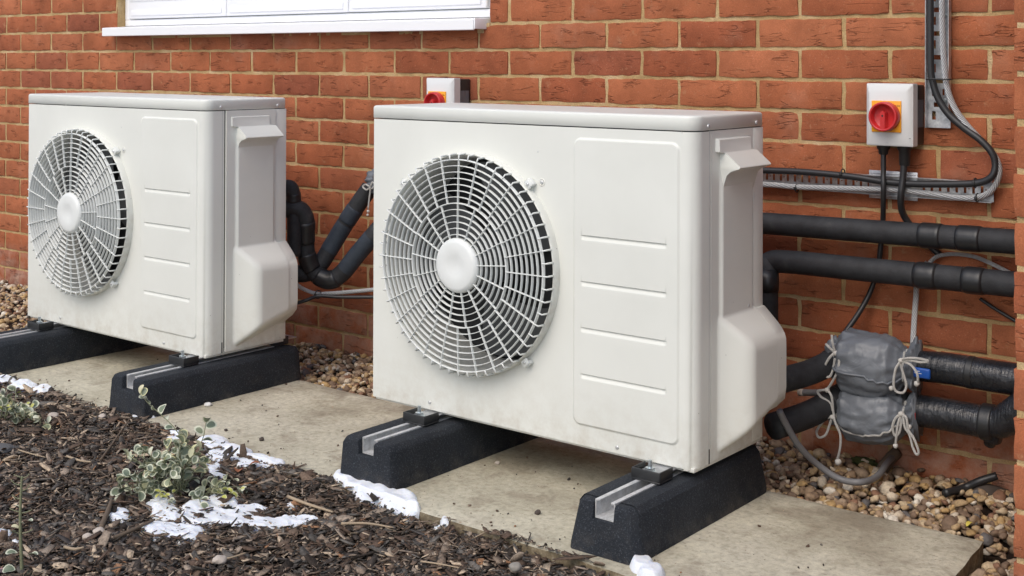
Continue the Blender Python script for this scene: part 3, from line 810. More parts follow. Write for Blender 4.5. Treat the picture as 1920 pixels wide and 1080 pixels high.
    for k in range(56): put('rim_rib', me, 2*PI*k/56+.002)
    for x, z in ((.4715, .5270), (.0985, .5300), (.4720, .1590), (.1035, .1590)):
        dx, dz = x-FC[0], z-FC[1]; a = math.atan2(dz, dx)
        bm = bmesh.new(); box_bm(bm, (.250, -.0165, -.010), (.2655, -.0125, .010), .003); box_bm(bm, (.2570, -.014, -.0095), (.2665, -.0002, .0095), .002)
        vv, ff = lathe_y([(.0001, -.0190), (.0035, -.0185), (.0042, -.0155)], 10)
        o = bm_obj('fixing_tab', bm, M_grille, gr, True, auto=math.radians(50)); o.rotation_euler = (0, -a, 0)
        s = mesh_obj('tab_screw', [v+Vector((.257, 0, 0)) for v in vv], ff, M_screw, gr, True); s.rotation_euler = (0, -a, 0)
    return root
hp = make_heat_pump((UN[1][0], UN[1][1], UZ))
tag(hp, 'nearer white heat pump on the right, its dark fan recess seen through the round guard', 'heat pump', 'white outdoor heat pumps on rubber feet')
index_kids()
hp2 = copy_tree(hp); hp2.location = (UN[0][0], UN[0][1], UZ)
tag(hp2, 'farther white heat pump on the left, below the window, side cover standing slightly ajar', 'heat pump', 'white outdoor heat pumps on rubber feet')
for c in bpy.data.objects:
    if c.parent == hp2:
        if c.name.startswith('side_cover'):
            c.location = (.0045-.0*UW, 0.002, 0); c.rotation_euler = (0, 0, .0)
            c['label'] = 'side cover standing slightly ajar at its front edge'
        if c.name.startswith('fan.') or c.name == 'fan.001':
            c.rotation_euler = (0, .75, 0)

# ------------------------------------------------------------------ rubber feet
FY0, FY1, FHT = -.875, -.338, .096
def make_foot(x1, ch):
    x0 = x1-.158; root = empty('rubber_foot', ((x0+x1)/2, (FY0+FY1)/2, 0))
    Ly = (FY1-FY0)/2; W = .079
    # cross-section (x,z) with channel, lofted along y with chamfered ends
    chn = .0235
    def sec(s, top=1.0, cut=0):
        return [(-W*s, 0), (-W*s, .012), (-(W-tw)*s+cut, FHT*top-.012), (-(W-tw-.010)*s+cut, FHT*top), (-chn, FHT*top), (-chn, FHT-.034), (chn, FHT-.034), (chn, FHT*top), ((W-tw-.010)*s-cut, FHT*top), ((W-tw)*s-cut, FHT*top-.012), (W*s, .012), (W*s, 0)]
    V = []; e_ = (.80, .87, .97) if ch else (.93, .965, .995)
    stations = [(-Ly+.000, e_[0], .95), (-Ly+.004, e_[1], .985), (-Ly+.020, e_[2], 1), (-Ly+.032, 1, 1), (Ly-.032, 1, 1), (Ly-.020, e_[2], 1), (Ly-.004, e_[1], .985), (Ly, e_[0], .95)]
    tw = .012 if ch else .004
    for k, (y, s, t) in enumerate(stations):
        for x, z in sec(s, t):
            yy = y
            if abs(y) > Ly-.03: yy = y-math.copysign((.016 if ch else .006)*(z/FHT), y)
            V.append((x, yy, z))
    n = 12; Fc = []
    for k in range(len(stations)-1):
        for i in range(n): j = (i+1) % n; Fc.append((k*n+i, k*n+j, (k+1)*n+j, (k+1)*n+i))
    for k in (0, len(stations)-1):
        b0 = k*n
        caps = [(0, 1, 10, 11), (1, 5, 6, 10), (1, 2, 5), (2, 3, 4, 5), (6, 7, 8, 9), (6, 9, 10)]
        for c in caps: Fc.append(tuple(b0+i for i in (c[::-1] if k == 0 else c)))
    me = bpy.data.meshes.new('rubber_block'); me.from_pydata(V, [], Fc); bm = bmesh.new(); bm.from_mesh(me)
    bmesh.ops.recalc_face_normals(bm, faces=bm.faces)
    es = [e for e in bm.edges if len(e.link_faces) == 2 and e.calc_face_angle(0) > .5 and min(v.co.z for v in e.verts) > .005]
    bmesh.ops.bevel(bm, geom=es, offset=.0032, segments=2, affect='EDGES', profile=.5, clamp_overlap=True)
    bm_obj('rubber_block', bm, M_rubber, root, True, auto=math.radians(38))
    # aluminium channel set in the top
    bm = bmesh.new(); yA, yB = -Ly+.019, Ly-.022
    box_bm(bm, (-.0225, yA, FHT-.0335), (.0225, yB, FHT-.0305)); box_bm(bm, (-.0225, yA, FHT-.0305), (-.0200, yB, FHT+.0015)); box_bm(bm, (.0200, yA, FHT-.0305), (.0225, yB, FHT+.0015))
    box_bm(bm, (-.0200, yA, FHT-.0010), (-.0130, yB, FHT+.0015)); box_bm(bm, (.0130, yA, FHT-.0010), (.0200, yB, FHT+.0015))
    bm_obj('rail', bm, M_alu, root)
    for yc, front in ((-.690, True), (-.352-.02, False)):
        y = yc-(FY0+FY1)/2
        # clip: dark tray with rim, zinc plate and bolt
        bm = bmesh.new(); zb = FHT+.0018
        box_bm(bm, (-.033, y-.028, zb), (.033, y+.022, zb+.004), .0015)
        for a, b_ in (((-.033, y-.028, zb+.004), (.033, y-.0245, zb+.023)), ((-.033, y-.0245, zb+.004), (-.0295, y+.022, zb+.023)), ((.0295, y-.0245, zb+.004), (.033, y+.022, zb+.023))): box_bm(bm, a, b_, .0012)
        c = bm_obj('clamp_cup', bm, M_blackpl, root, True, auto=math.radians(50))
        bm = bmesh.new(); box_bm(bm, (-.026, y-.018, zb+.0105), (.026, y+.060, zb+.0135), .0006)
        bm_obj('mounting_plate', bm, M_galv, c, True, auto=math.radians(50))
        bm = bmesh.new()
        bmesh.ops.create_cone(bm, cap_ends=True, segments=6, radius1=.0098, radius2=.0098, depth=.008, matrix=Matrix.Translation((-.004, y-.004, zb+.0178)))
        bmesh.ops.create_cone(bm, cap_ends=True, segments=20, radius1=.0125, radius2=.0125, depth=.0018, matrix=Matrix.Translation((-.004, y-.004, zb+.0142)))
        bmesh.ops.create_cone(bm, cap_ends=True, segments=12, radius1=.0046, radius2=.0042, depth=.016, matrix=Matrix.Translation((-.004, y-.004, zb+.0285)))
        bm_obj('bolt', bm, M_zinc, c)
    return root
labels = ['black rubber foot cropped by the left edge, under the farther heat pump', 'black rubber foot of the farther heat pump with a leafy sprig before it',
          'black rubber foot under the fan end of the nearer heat pump, snow before it', 'large black rubber foot in the foreground under the nearer heat pump, bolt clip on top']
ft0 = make_foot(1.508, 0); ft3 = make_foot(3.700, 1); index_kids()
for k, x1 in enumerate((1.508, 2.213, 3.083, 3.700)):
    o = ft0 if k == 0 else ft3 if k == 3 else copy_tree(ft0)
    o.location.x = x1-.079
    tag(o, labels[k], 'support foot', 'rubber feet carrying the heat pumps')

exec_late = []

# ------------------------------------------------------------------ pipes on the wall, right of the nearer unit
def P3(u, v, y): return at(u, v, y)
GP = 'black insulated pipes along the wall'
def lagged(name, label, pts, r, m, bands=(), group=None, cat='pipe', n=8, sides=28):
    root = tube(name, pts, r, m, None, sides, n); tag(root, label, cat, group)
    path = catmull(pts, n)
    for (s0, s1, rr, bm_) in bands:
        tot = sum((path[i+1]-path[i]).length for i in range(len(path)-1)); acc = 0; sel = []
        K = 10
        def pt(s):
            d = s*tot; a = 0
            for i in range(len(path)-1):
                L = (path[i+1]-path[i]).length
                if a+L >= d: return path[i].lerp(path[i+1], (d-a)/L)
                a += L
            return path[-1]
        pp = [pt(s0+(s1-s0)*k/K) for k in range(K+1)]
        V, Fc, UV = tube_data(pp, [rr-.0015]+[rr]*(K-1)+[rr-.0015], sides)
        mesh_obj('tape_band' if bm_ == M_tape else 'sleeve', V, Fc, bm_, root, True, UV)
    return root
y1_ = -.052
a, b_ = P3(1330, 411, y1_), P3(1935, 456, y1_)
def lerp(a, b, t): return a+(b-a)*t
p1 = [lerp(a, b_, t) for t in (0, .25, .5, .75, 1)]; p1.append(b_+Vector((.25, 0, 0)))
def fr(u, A, B): return A+(B-A)*0
def frac(u, path_pts, v, y):
    x = at(u, v, y).x; return (x-path_pts[0].x)/(path_pts[-1].x-path_pts[0].x)
bands = [(frac(1727, p1, 440, y1_), frac(1768, p1, 440, y1_), .0285, M_tape), (frac(1797, p1, 448, y1_), frac(1842, p1, 450, y1_), .0285, M_tape)]
lagged('insulated_pipe', 'topmost of the four black lagged pipes, straight along the wall below the cable tray', p1, .0262, M_lag, bands, GP, sides=32)
y2_ = -.072
a, b_ = P3(1462, 489, y2_), P3(1935, 537, y2_)
p2 = [P3(1438, 660, y2_-.02), P3(1438, 560, y2_-.02), P3(1439, 510, y2_-.012), P3(1447, 492, y2_), a+Vector((.03, 0, 0))]+[lerp(a, b_, t) for t in (.3, .65, 1)]+[b_+Vector((.25, 0, 0))]
o = lagged('insulated_pipe', 'second black lagged pipe from the top, turning down behind the nearer heat pump', p2, .0272, M_lag, (), GP, sides=32)
pp = [a, b_+Vector((.25, 0, 0))]
for (ua, ub) in ((1718, 1760), (1808, 1848)):
    A, B = P3(ua, 511, y2_), P3(ub, 520, y2_)
    za = lerp(a, b_, (A.x-a.x)/(b_.x-a.x)).z; zb = lerp(a, b_, (B.x-a.x)/(b_.x-a.x)).z
    V, Fc, UV = tube_data([Vector((A.x+(B.x-A.x)*k/6, y2_, za+(zb-za)*k/6)) for k in range(7)], [.0278]+[.0295]*5+[.0280], 32); mesh_obj('tape_band', V, Fc, M_tape, o, True, UV)
V, Fc, UV = tube_data([P3(1438, 545, y2_-.02), P3(1438, 530, y2_-.02), P3(1438, 508, y2_-.013)], [.0285, .0292, .0285], 28); mesh_obj('tape_band', V, Fc, M_tape, o, True, UV)
# lower pair
y3_ = -.085
p3 = [P3(1690, 684, y3_), P3(1770, 690, y3_), P3(1850, 703, y3_), P3(1935, 716, y3_), P3(1935, 716, y3_)+Vector((.25, 0, 0))]
lagged('insulated_pipe', 'third black pipe from the top, leaving the upper grey valve bag with the blue lever', p3, .0335, M_shiny, [(.28, .31, .0345, M_tape)], GP, sides=32)
y4_ = -.098
p4 = [P3(1690, 765, y4_), P3(1760, 775, y4_), P3(1820, 786, y4_), P3(1868, 794, y4_)]
o = lagged('insulated_pipe', 'lowest shiny black taped pipe, leaving the lower grey valve bag with the red lever', p4, .0345, M_shiny, [(.04, .10, .037, M_tape), (.14, .2, .0365, M_tape), (.86, .99, .0385, M_tape)], GP, sides=32)
V, Fc, UV = tube_data(catmull([P3(1858, 792, y4_), P3(1880, 790, y4_-.004), P3(1903, 776, y4_-.01), P3(1935, 752, y4_-.012)], 6), .0335, 28); mesh_obj('elbow', V, Fc, M_shiny, o, True, UV)
V, Fc, UV = tube_data(catmull([P3(1862, 800, y4_), P3(1860, 818, y4_), P3(1856, 832, y4_+.01)], 6), [.022]*8+[.012]*5, 24); mesh_obj('tail', V, Fc, M_shiny, o, True, UV)

# pipes from the nearer unit to the bags
def from_unit(label, a, c, r, mats=M_lag):
    mid = (Vector(a)+Vector(c))/2+Vector((0, .01, -.008))
    return lagged('insulated_pipe', label, [Vector(a), mid, Vector(c)], r, mats, [(.80, .93, r+.002, M_tape)], 'lagged pipes leaving the back of the nearer heat pump', sides=28)
from_unit('black lagged pipe rising from the nearer heat pump to the upper grey valve bag', P3(1455, 716, -.30), P3(1580, 668, -.105), .0275)
from_unit('black lagged pipe rising from the nearer heat pump to the lower grey valve bag', P3(1450, 800, -.30), P3(1580, 742, -.115), .0290)
o = tube('drain_stub', [P3(1500, 736, -.05), P3(1545, 737, -.06), P3(1580, 739, -.07)], .008, M_greycable, None, 14)
tag(o, 'thin dark valve spindle poking out left between the two grey bags', 'pipe stub')
mesh_obj('brass_tip', *tube_data([P3(1499, 736, -.05), P3(1508, 736, -.052)], .0085, 10)[:2], M_stone, o, True)

# valve bags
def bag(name, label, c0, c1, R, seed, squash=1.0, fold=0.0):
    rs = random.Random(seed); axis = c1-c0; L = axis.length; ax = axis.normalized(); up = Vector((0, 0, 1)); up = (up-ax*up.dot(ax)).normalized(); sd_ = ax.cross(up)
    V = []; ns, nt_ = 60, 72
    for i in range(ns+1):
        s = i/ns
        prof_ = [(0, .50), (.045, .60), (.085, .52), (.11, .50), (.15, .80), (.21, .98), (.36, 1.03), (.62, 1.0), (.72, .92), (.82, .70), (.865, .52), (.89, .50), (.94, .68), (1, .80)]
        for k in range(len(prof_)-1):
            if prof_[k][0] <= s <= prof_[k+1][0]:
                t = (s-prof_[k][0])/(prof_[k+1][0]-prof_[k][0]); t = t*t*(3-2*t); rr = prof_[k][1]+(prof_[k+1][1]-prof_[k][1])*t; break
        endw = max(0, 1-min(s, 1-s)/.42)
        for j in range(nt_):
            th = 2*PI*j/nt_
            wr = endw*(.10*math.sin(9*th+seed+5*s+1.5*noise.noise(Vector((s*4, th, seed))))+.075*math.sin(15*th+2.1*seed-7*s)+.035*math.sin(26*th+seed))
            big = .045*noise.noise(Vector((s*3.2+seed, math.cos(th)*1.3, math.sin(th)*1.3)))+.028*abs(noise.noise(Vector((s*7+seed, math.cos(th)*3, math.sin(th)*3))))
            q = Vector((s*2.6+.6*math.sin(th)+seed, math.cos(th)*1.5+s*1.2, math.sin(th)*1.5))
            q2 = Vector((s*1.6+.5*math.sin(2*th)+seed, math.cos(th)*2.1+s*1.6, math.sin(th)*2.1)); ridge = 1-abs(noise.noise(q2*1.25))*4.2; big = big*.6+.030*max(-.4, ridge)-.012
            r = R*rr*(1+wr+big*1.25*(1-endw*.3))
            tt = (th+PI) % (2*PI)-PI; tf = -.22-.38*s+.16*math.sin(4.5*s+seed)
            st = max(0, min(1, (tt-tf)/.05)); 
            if -1.6 < tt < 2.2: r *= 1+(.085*(st)-.045)*(1-endw**2)*(1 if tt < 1.2 else max(0, 2.2-tt))
            # flattened faces and a sharp lengthwise fold
            f = fold*math.exp(-((th-4.35-.35*math.sin(s*5))/.14)**2)*(1-endw)
            r *= (1-f)
            r *= 1+.10*(1-endw)*(abs(math.cos(2*th))**.5*-1+.75)+.0*s
            cy_, cz_ = math.cos(th), math.sin(th)
            sag = -.012*math.sin(PI*s)
            V.append(c0+ax*(L*s)+sd_*(r*cy_*.92)+up*(r*cz_*squash+sag))
    Fc = [(i*nt_+j, i*nt_+(j+1) % nt_, (i+1)*nt_+(j+1) % nt_, (i+1)*nt_+j) for i in range(ns) for j in range(nt_)]
    Fc += [tuple(range(nt_))[::-1], tuple(ns*nt_+j for j in range(nt_))]
    o = mesh_obj(name, V, Fc, M_fabric, None, True); tag(o, label, 'valve bag', 'grey drawstring valve bags')
    return o, V, nt_
bagA, VA, NT = bag('valve_bag', 'upper grey fabric valve bag tied with white cords, above the other bag', P3(1556, 668, -.120), P3(1722, 688, -.105), .0735, 2, 1.0, .16)
bagB, VB, _ = bag('valve_bag', 'lower grey fabric valve bag tied with white cords, red lever beside it', P3(1560, 764, -.128), P3(1722, 778, -.115), .0635, 9, .98, .15)
def cord_on_bag(o, V, pts, r=.0022):
    return
def cord(o, pts, r=.0026, y=None):
    return tube('cord', [P3(u, v, yy) for u, v, yy in pts], r, M_cord, o, 8, 8)
# hem cord running across each bag's front
def hem(o, V, j0, wob, i0=6, i1=54):
    pts = []
    for i in range(i0, i1+1, 3):
        j = int(j0+wob*math.sin(i/60*PI*1.1)) % NT; v = V[i*NT+j]; pts.append(v+(v-Vector((v.x, -.11, v.z))).normalized()*0+Vector((0, -.002, 0)))
    tube('cord', pts, .0022, M_cord if o is bagB else M_fabric, o, 8, 3)
def front_j(V, i, zfrac):                 # ring index on the camera side (-y) at a given height
    ring = [V[i*NT+j] for j in range(NT)]; zc_ = sum(v.z for v in ring)/NT; hz = max(v.z for v in ring)-zc_; yc = sum(v.y for v in ring)/NT
    c = [(abs(v.z-(zc_+hz*zfrac)), j) for j, v in enumerate(ring) if v.y < yc]; return min(c)[1]
for o, V, zf in ((bagA, VA, lambda s: -.12-.32*s+.15*math.sin(4*s)), (bagB, VB, lambda s: -.38-.30*math.sin(PI*s)+.35*s)):
    pts = []
    for i in range(7, 54, 2):
        j = front_j(V, i, zf(i/60)); v = V[i*NT+j]; pts.append(v+Vector((.0006, -.0014, .0)))
    tube('cord' if o is bagB else 'hem', pts, .0021 if o is bagB else .0026, M_cord if o is bagB else M_fabric, o, 8, 3)
# gather rings
for o, V in ((bagA, VA), (bagB, VB)):
    for i in (7, 53):
        ring = [V[i*NT+j] for j in range(0, NT, 3)]; c = sum(ring, Vector())/len(ring)
        pts = [c+(v-c)*1.03 for v in ring]; pts.append(pts[0]); tube('cord', pts, .0024, M_cord, o, 6, 2)
yk = -.175
def bow(o, loops, r=.0027):
    for L in loops: tube('cord', [P3(u, v, yk+d) for u, v, d in L], r, M_cord, o, 8, 8)
    for L in loops:
        pass
def knot(o, u, v, y=yk, r=.006):
    bm = bmesh.new(); bmesh.ops.create_icosphere(bm, subdivisions=2, radius=r)
    for q in bm.verts: q.co *= 1+.25*noise.noise(q.co*300)
    bm_obj('knot', bm, M_cord, o, True, loc=P3(u, v, y))
bow(bagA, [[(1560, 628, 0), (1562, 645, -.004), (1567, 662, 0)], [(1549, 645, .0), (1556, 652, -.004), (1567, 662, 0)],
           [(1567, 660, 0), (1555, 672, -.006), (1545, 692, -.006), (1546, 704, -.004), (1556, 706, -.003), (1562, 694, 0), (1566, 672, 0)],
           [(1567, 662, 0), (1574, 676, -.005), (1570, 698, -.006), (1561, 716, -.003), (1552, 730, 0)],
           [(1690, 676, 0), (1700, 672, -.006), (1720, 672, -.006), (1741, 677, -.004), (1728, 679, -.004), (1708, 676, -.004), (1692, 676, 0)],
           [(1690, 676, 0), (1680, 692, -.005), (1676, 718, -.006), (1680, 733, -.004), (1694, 736, -.003), (1700, 722, 0), (1694, 700, 0), (1688, 678, 0)],
           [(1690, 677, 0), (1708, 684, -.005), (1720, 700, -.006), (1722, 716, -.003)]])
knot(bagA, 1567, 662); knot(bagA, 1690, 676); knot(bagA, 1720, 719, r=.0065); knot(bagA, 1672, 728, r=.0055); knot(bagA, 1552, 690, yk, .0045)
bow(bagB, [[(1552, 731, 0), (1534, 733, -.004), (1540, 744, -.005), (1556, 755, 0), (1562, 770, 0)], [(1552, 730, 0), (1560, 745, -.003), (1563, 772, 0), (1566, 790, -.004), (1576, 815, -.005), (1576, 838, -.004), (1571, 862, 0)],
           [(1561, 780, 0), (1546, 788, -.005), (1532, 808, -.006), (1536, 820, -.003), (1548, 816, -.002), (1555, 800, 0), (1561, 781, 0)],
           [(1690, 776, 0), (1680, 784, -.004), (1674, 800, -.006), (1678, 816, -.003), (1686, 812, 0), (1690, 795, 0), (1688, 778, 0)], [(1690, 776, 0), (1684, 796, -.004), (1682, 812, -.003), (1680, 832, 0)],
           [(1692, 776, 0), (1700, 784, -.004), (1704, 806, -.005), (1714, 822, -.005), (1723, 846, -.003), (1719, 852, -.001), (1712, 838, 0), (1706, 815, 0), (1697, 800, 0), (1694, 780, 0)]])
knot(bagB, 1552, 731); knot(bagB, 1561, 782); knot(bagB, 1690, 776); knot(bagB, 1680, 836, r=.0055); knot(bagB, 1572, 866, r=.0075); knot(bagB, 1706, 800, r=.005)
# levers
p = P3(1728, 699, -.135)
o = box('valve_lever', (p.x-.038, p.y-.004, p.z-.0115), (p.x+.020, p.y+.004, p.z+.0105), M_blue, None, .0038, 3)
tag(o, 'blue valve lever sticking out of the upper grey bag', 'lever')
for dz, L in ((.0035, .012), (-.001, .016)): box('print', (p.x-.014, p.y-.0043, p.z+dz-.0008), (p.x-.014+L, p.y-.0040, p.z+dz+.0008), M_whiteprint, o)
p = P3(1710, 780, -.135)
o = box('valve_lever', (p.x-.020, p.y-.004, p.z-.0095), (p.x+.0085, p.y+.004, p.z+.0095), M_red, None, .0038, 3)
tag(o, 'red valve lever end beside the lower grey bag', 'lever')

# ------------------------------------------------------------------ pipes between the two units
GQ = 'black insulated pipes between the heat pumps'
def P4(u, v, y): return P3(u, v, y)
lagged('insulated_pipe', 'outer black lagged pipe behind the farther heat pump, dropping in a U and rising right', [P4(530, 392, -.30), P4(560, 392, -.27), P4(573, 410, -.25), P4(573, 440, -.24), P4(576, 480, -.23), P4(592, 512, -.21), P4(618, 525, -.19), P4(642, 512, -.17), P4(672, 475, -.15), P4(712, 428, -.13)], .0265, M_lag,
       [(.17, .30, .029, M_tape), (.36, .46, .029, M_tape), (.50, .62, .0285, M_tape), (.66, .96, .0268, M_lagblue)], GQ)
lagged('insulated_pipe', 'inner black lagged pipe slanting up to the white cord between the heat pumps', [P4(545, 512, -.26), P4(575, 512, -.22), P4(600, 496, -.19), P4(622, 462, -.16), P4(645, 424, -.14), P4(670, 386, -.12), P4(694, 352, -.10)], .0262, M_lag,
       [(.36, .66, .0268, M_lagblue), (.66, .80, .0275, M_lagblue), (.86, .99, .0245, M_tape)], GQ)
lagged('insulated_pipe', 'short black lagged elbow close behind the farther heat pump, topmost there', [P4(530, 350, -.30), P4(546, 352, -.29), P4(551, 372, -.28), P4(552, 420, -.28), P4(552, 480, -.28)], .021, M_lag, [(.2, .32, .0228, M_tape)], GQ)
cordthing = tube('tie_cord', [P3(u, v, -.14) for u, v in ((694, 350), (686, 346), (681, 350), (688, 356), (695, 352), (693, 372), (691, 392))], .0026, M_cord, None, 8, 8)
tag(cordthing, 'white tie cord with a dangling toggle on the pipe left of the nearer heat pump', 'cord')
for (u, v, r) in ((691, 396, .0048), (690, 403, .0040)):
    bm = bmesh.new(); bmesh.ops.create_icosphere(bm, subdivisions=2, radius=r); bm_obj('toggle', bm, M_cord, cordthing, True, loc=P3(u, v, -.14))
tube('cord', [P3(u, v, -.145) for u, v in ((695, 350), (699, 342), (704, 346), (698, 354))], .0026, M_cord, cordthing, 8, 8)
# third bag, mostly hidden behind the nearer unit
o3, V3, _ = bag('valve_bag', 'grey valve bag edge just visible left of the nearer heat pump', P3(698, 342, -.10), P3(850, 300, -.10), .060, 5)

# ------------------------------------------------------------------ cables
def cable(name, label, pts, r, m, cat='cable', n=8, sides=12, group=None):
    o = tube(name, pts, r, m, None, sides, n); tag(o, label, cat, group); return o
cable('drain_hose', 'grey corrugated hose sagging from the nearer heat pump to the wall foot over pebbles',
      [P3(1462, 770, -.34), P3(1474, 795, -.32), P3(1500, 838, -.28), P3(1535, 872, -.235), ground(1575, 898, .013), ground(1615, 904, .013), P3(1645, 893, -.14), P3(1664, 868, -.07), P3(1680, 852, .0)], .0072, M_greycable, 'hose')
oe = tube('wall_boot', [P3(1655, 880, -.045), P3(1668, 862, -.03), P3(1682, 848, -.005)], .0135, M_twig, None, 12, 4)
tag(oe, 'muddy brown sleeve where the grey hose enters the wall foot', 'sleeve')
tri = [(1452, 320), (1500, 322), (1560, 327), (1610, 333), (1660, 341), (1720, 345), (1800, 345), (1838, 342), (1860, 331), (1867, 310), (1860, 286), (1838, 262), (1808, 240), (1780, 215), (1760, 185), (1750, 155), (1746, 130), (1745, 60), (1745, -60)]
CT = cable('thick_cable', 'thick black cable looping from the lower tray up into the vertical tray', [P3(1400, 318, -.040)]+[P3(u, v, -.040 if k < 9 else -.036) for k, (u, v) in enumerate(tri)], .0078, M_cable, sides=14)
tri = [(1452, 347), (1500, 351), (1600, 354), (1680, 356), (1740, 363), (1800, 371), (1835, 370), (1858, 359), (1871, 338), (1874, 315), (1864, 290), (1845, 268), (1815, 236), (1792, 205), (1778, 170), (1772, 130), (1768, 60), (1766, -60)]
cable('braided_cable', 'silver braided cable running under the black one and up the vertical tray', [P3(1400, 344, -.032)]+[P3(u, v, -.032) for u, v in tri], .0066, M_braid, sides=14)
cable('switch_cable', 'black cable dropping from the left gland of the large isolator to the upper bag', [P3(1657, 268, -.04), P3(1657, 320, -.045), P3(1657, 360, -.052), P3(1656, 415, -.02), P3(1651, 470, -.018), P3(1646, 505, -.02), P3(1632, 548, -.03), P3(1612, 585, -.05), P3(1588, 620, -.075), P3(1575, 640, -.09)], .0062, M_cable)
cable('switch_cable', 'black cable from the right gland of the large isolator, bending behind the top pipe', [P3(1698, 268, -.04), P3(1694, 330, -.045), P3(1690, 365, -.050), P3(1691, 392, -.035), P3(1700, 412, -.020), P3(1722, 440, -.012), P3(1765, 480, -.01)], .0078, M_cable)
cable('grey_cable', 'grey braided cable hanging from behind the second pipe to the upper bag', [P3(1740, 492, -.012), P3(1722, 520, -.02), P3(1718, 560, -.03), P3(1715, 600, -.045), P3(1712, 650, -.07)], .0062, M_braidgrey)
cable('arched_cable', 'thin grey cable arching over the second pipe towards the right pier', [P3(1742, 494, -.020), P3(1756, 482, -.022), P3(1776, 477, -.022), P3(1800, 477, -.020), P3(1830, 482, -.018), P3(1865, 497, -.018), P3(1900, 515, -.018), P3(1930, 532, -.018)], .0045, M_braidgrey)
cable('thin_cable', 'thin black cable slanting down right below the second pipe beside the pier', [P3(1838, 560, -.012), P3(1865, 578, -.012), P3(1905, 602, -.012), P3(1940, 620, -.012)], .0040, M_cable)
cable('waste_cable', 'broken black conduit end lying on pebbles beside the pier', [ground(1772, 925, -.005), P3(1808, 915, -.06), P3(1838, 902, -.05), P3(1870, 892, -.035)], .0085, M_cable, 'conduit')
box_o = tube('conduit_clod', [ground(1822, 935, -.02), ground(1850, 925, -.01), ground(1890, 930, -.015)], [.012, .022, .014], M_dstone, None, 10, 5); tag(box_o, 'dark muddy clod under the broken conduit end beside the pier', 'clod')
cable('grey_cable', 'grey braided cable running left of the nearer heat pump under the lagged pipes', [P3(552, 528, -.30), P3(566, 540, -.27), P3(592, 550, -.23), P3(620, 550, -.20), P3(660, 547, -.17), P3(712, 542, -.14)], .0058, M_braidgrey)
cable('thin_cable', 'black cable running left of the nearer heat pump, tied under the grey one', [P3(545, 572, -.30), P3(575, 563, -.27), P3(598, 555, -.235), P3(640, 557, -.20), P3(712, 557, -.15)], .0052, M_cable)
def tie(label, u, v, y, rx, rz, parent=None):
    V = [];p = P3(u, v, y)
    pts = [p+Vector((0, rx*math.cos(a), rz*math.sin(a))) for a in [2*PI*k/14 for k in range(15)]]
    o = tube('cable_tie', pts, .0016, M_blackpl, None, 6, 2); tag(o, label, 'cable tie', 'black cable ties')
    k = box('tie_head', (p.x-.003, p.y-rx-.003, p.z-.004), (p.x+.003, p.y-rx+.002, p.z+.004), M_blackpl, o, .0008); return o
tie('black cable tie round the thick black cable left of the tray bracket', 1581, 325, -.036, .0115, .0100)
tie('black cable tie round the silver cable near the heat pump', 1495, 353, -.030, .0100, .0090)
tie('black cable tie at the right end of the lower tray round the silver cable', 1833, 371, -.030, .0100, .0090)
tie('black cable tie at the right end of the lower tray round the black cable', 1829, 343, -.036, .0115, .0100)
tie('black cable tie joining the grey and black cables between the heat pumps', 597, 552, -.232, .012, .012)
p = P3(1762, 149, -.03)
o = tube('cable_tie', [P3(1739, 149, -.02), P3(1739, 149, -.044), P3(1746, 148, -.050), P3(1770, 149, -.046), P3(1783, 149, -.038), P3(1783, 149, -.02)], .0018, M_blackpl, None, 6, 4); tag(o, 'black cable tie across the vertical tray holding both cables', 'cable tie', 'black cable ties')

# ------------------------------------------------------------------ cable trays with punched slots
def punched(name, x0, x1, z0, z1, y, holes, t=.0012):
    """sheet in the xz plane with rectangular holes, real openings; holes as (xa,xb,za,zb)"""
    xs = sorted(set([x0, x1]+[round(h[k], 5) for h in holes for k in (0, 1)])); zs = sorted(set([z0, z1]+[round(h[k], 5) for h in holes for k in (2, 3)]))
    hs = [(round(a, 5), round(b, 5), round(c, 5), round(d, 5)) for a, b, c, d in holes]
    import bisect
    solid = np.ones((len(zs)-1, len(xs)-1), bool)
    for a, b, c, d in hs:
        solid[bisect.bisect_left(zs, c):bisect.bisect_left(zs, d), bisect.bisect_left(xs, a):bisect.bisect_left(xs, b)] = False
    V = []; Fc = []; idx = {}
    def vid(i, j, k):
        if (i, j, k) not in idx: idx[(i, j, k)] = len(V); V.append((xs[i], y+(t if k else 0), zs[j]))
        return idx[(i, j, k)]
    H, Wd = solid.shape
    for j in range(H):
        for i in range(Wd):
            if not solid[j, i]: continue
            Fc.append((vid(i, j, 0), vid(i+1, j, 0), vid(i+1, j+1, 0), vid(i, j+1, 0))); Fc.append((vid(i, j, 1), vid(i, j+1, 1), vid(i+1, j+1, 1), vid(i+1, j, 1)))
            for di, dj, e in ((-1, 0, ((i, j+1), (i, j))), (1, 0, ((i+1, j), (i+1, j+1))), (0, -1, ((i, j), (i+1, j))), (0, 1, ((i+1, j+1), (i, j+1)))):
                a_, b2 = i+di, j+dj
                if not (0 <= a_ < Wd and 0 <= b2 < H and solid[b2, a_]):
                    (p, q), (r_, s) = e; Fc.append((vid(r_, s, 0), vid(p, q, 0), vid(p, q, 1), vid(r_, s, 1)))
    return V, Fc
TA, TB = at(1400, 315, -.012), at(1864, 378, -.012)
tz1 = (at(1432, 315, -.026).z+at(1860, 345, -.026).z)/2; tz0 = (at(1432, 351, -.026).z+at(1862, 378, -.026).z)/2
tx0, tx1 = 3.45, at(1864, 360, -.012).x
holes = []
x = tx0+.012; k = 0
while x < tx1-.02:
    hh = tz1-tz0
    holes.append((x, x+.006, tz0+hh*.36, tz0+hh*.78))
    k += 1
    if k % 2 == 0: holes.append((x+.0095, x+.0130, tz0+hh*.56, tz0+hh*.62)); holes.append((x+.0090, x+.0135, tz0+hh*.16, tz0+hh*.23))
    x += .0185
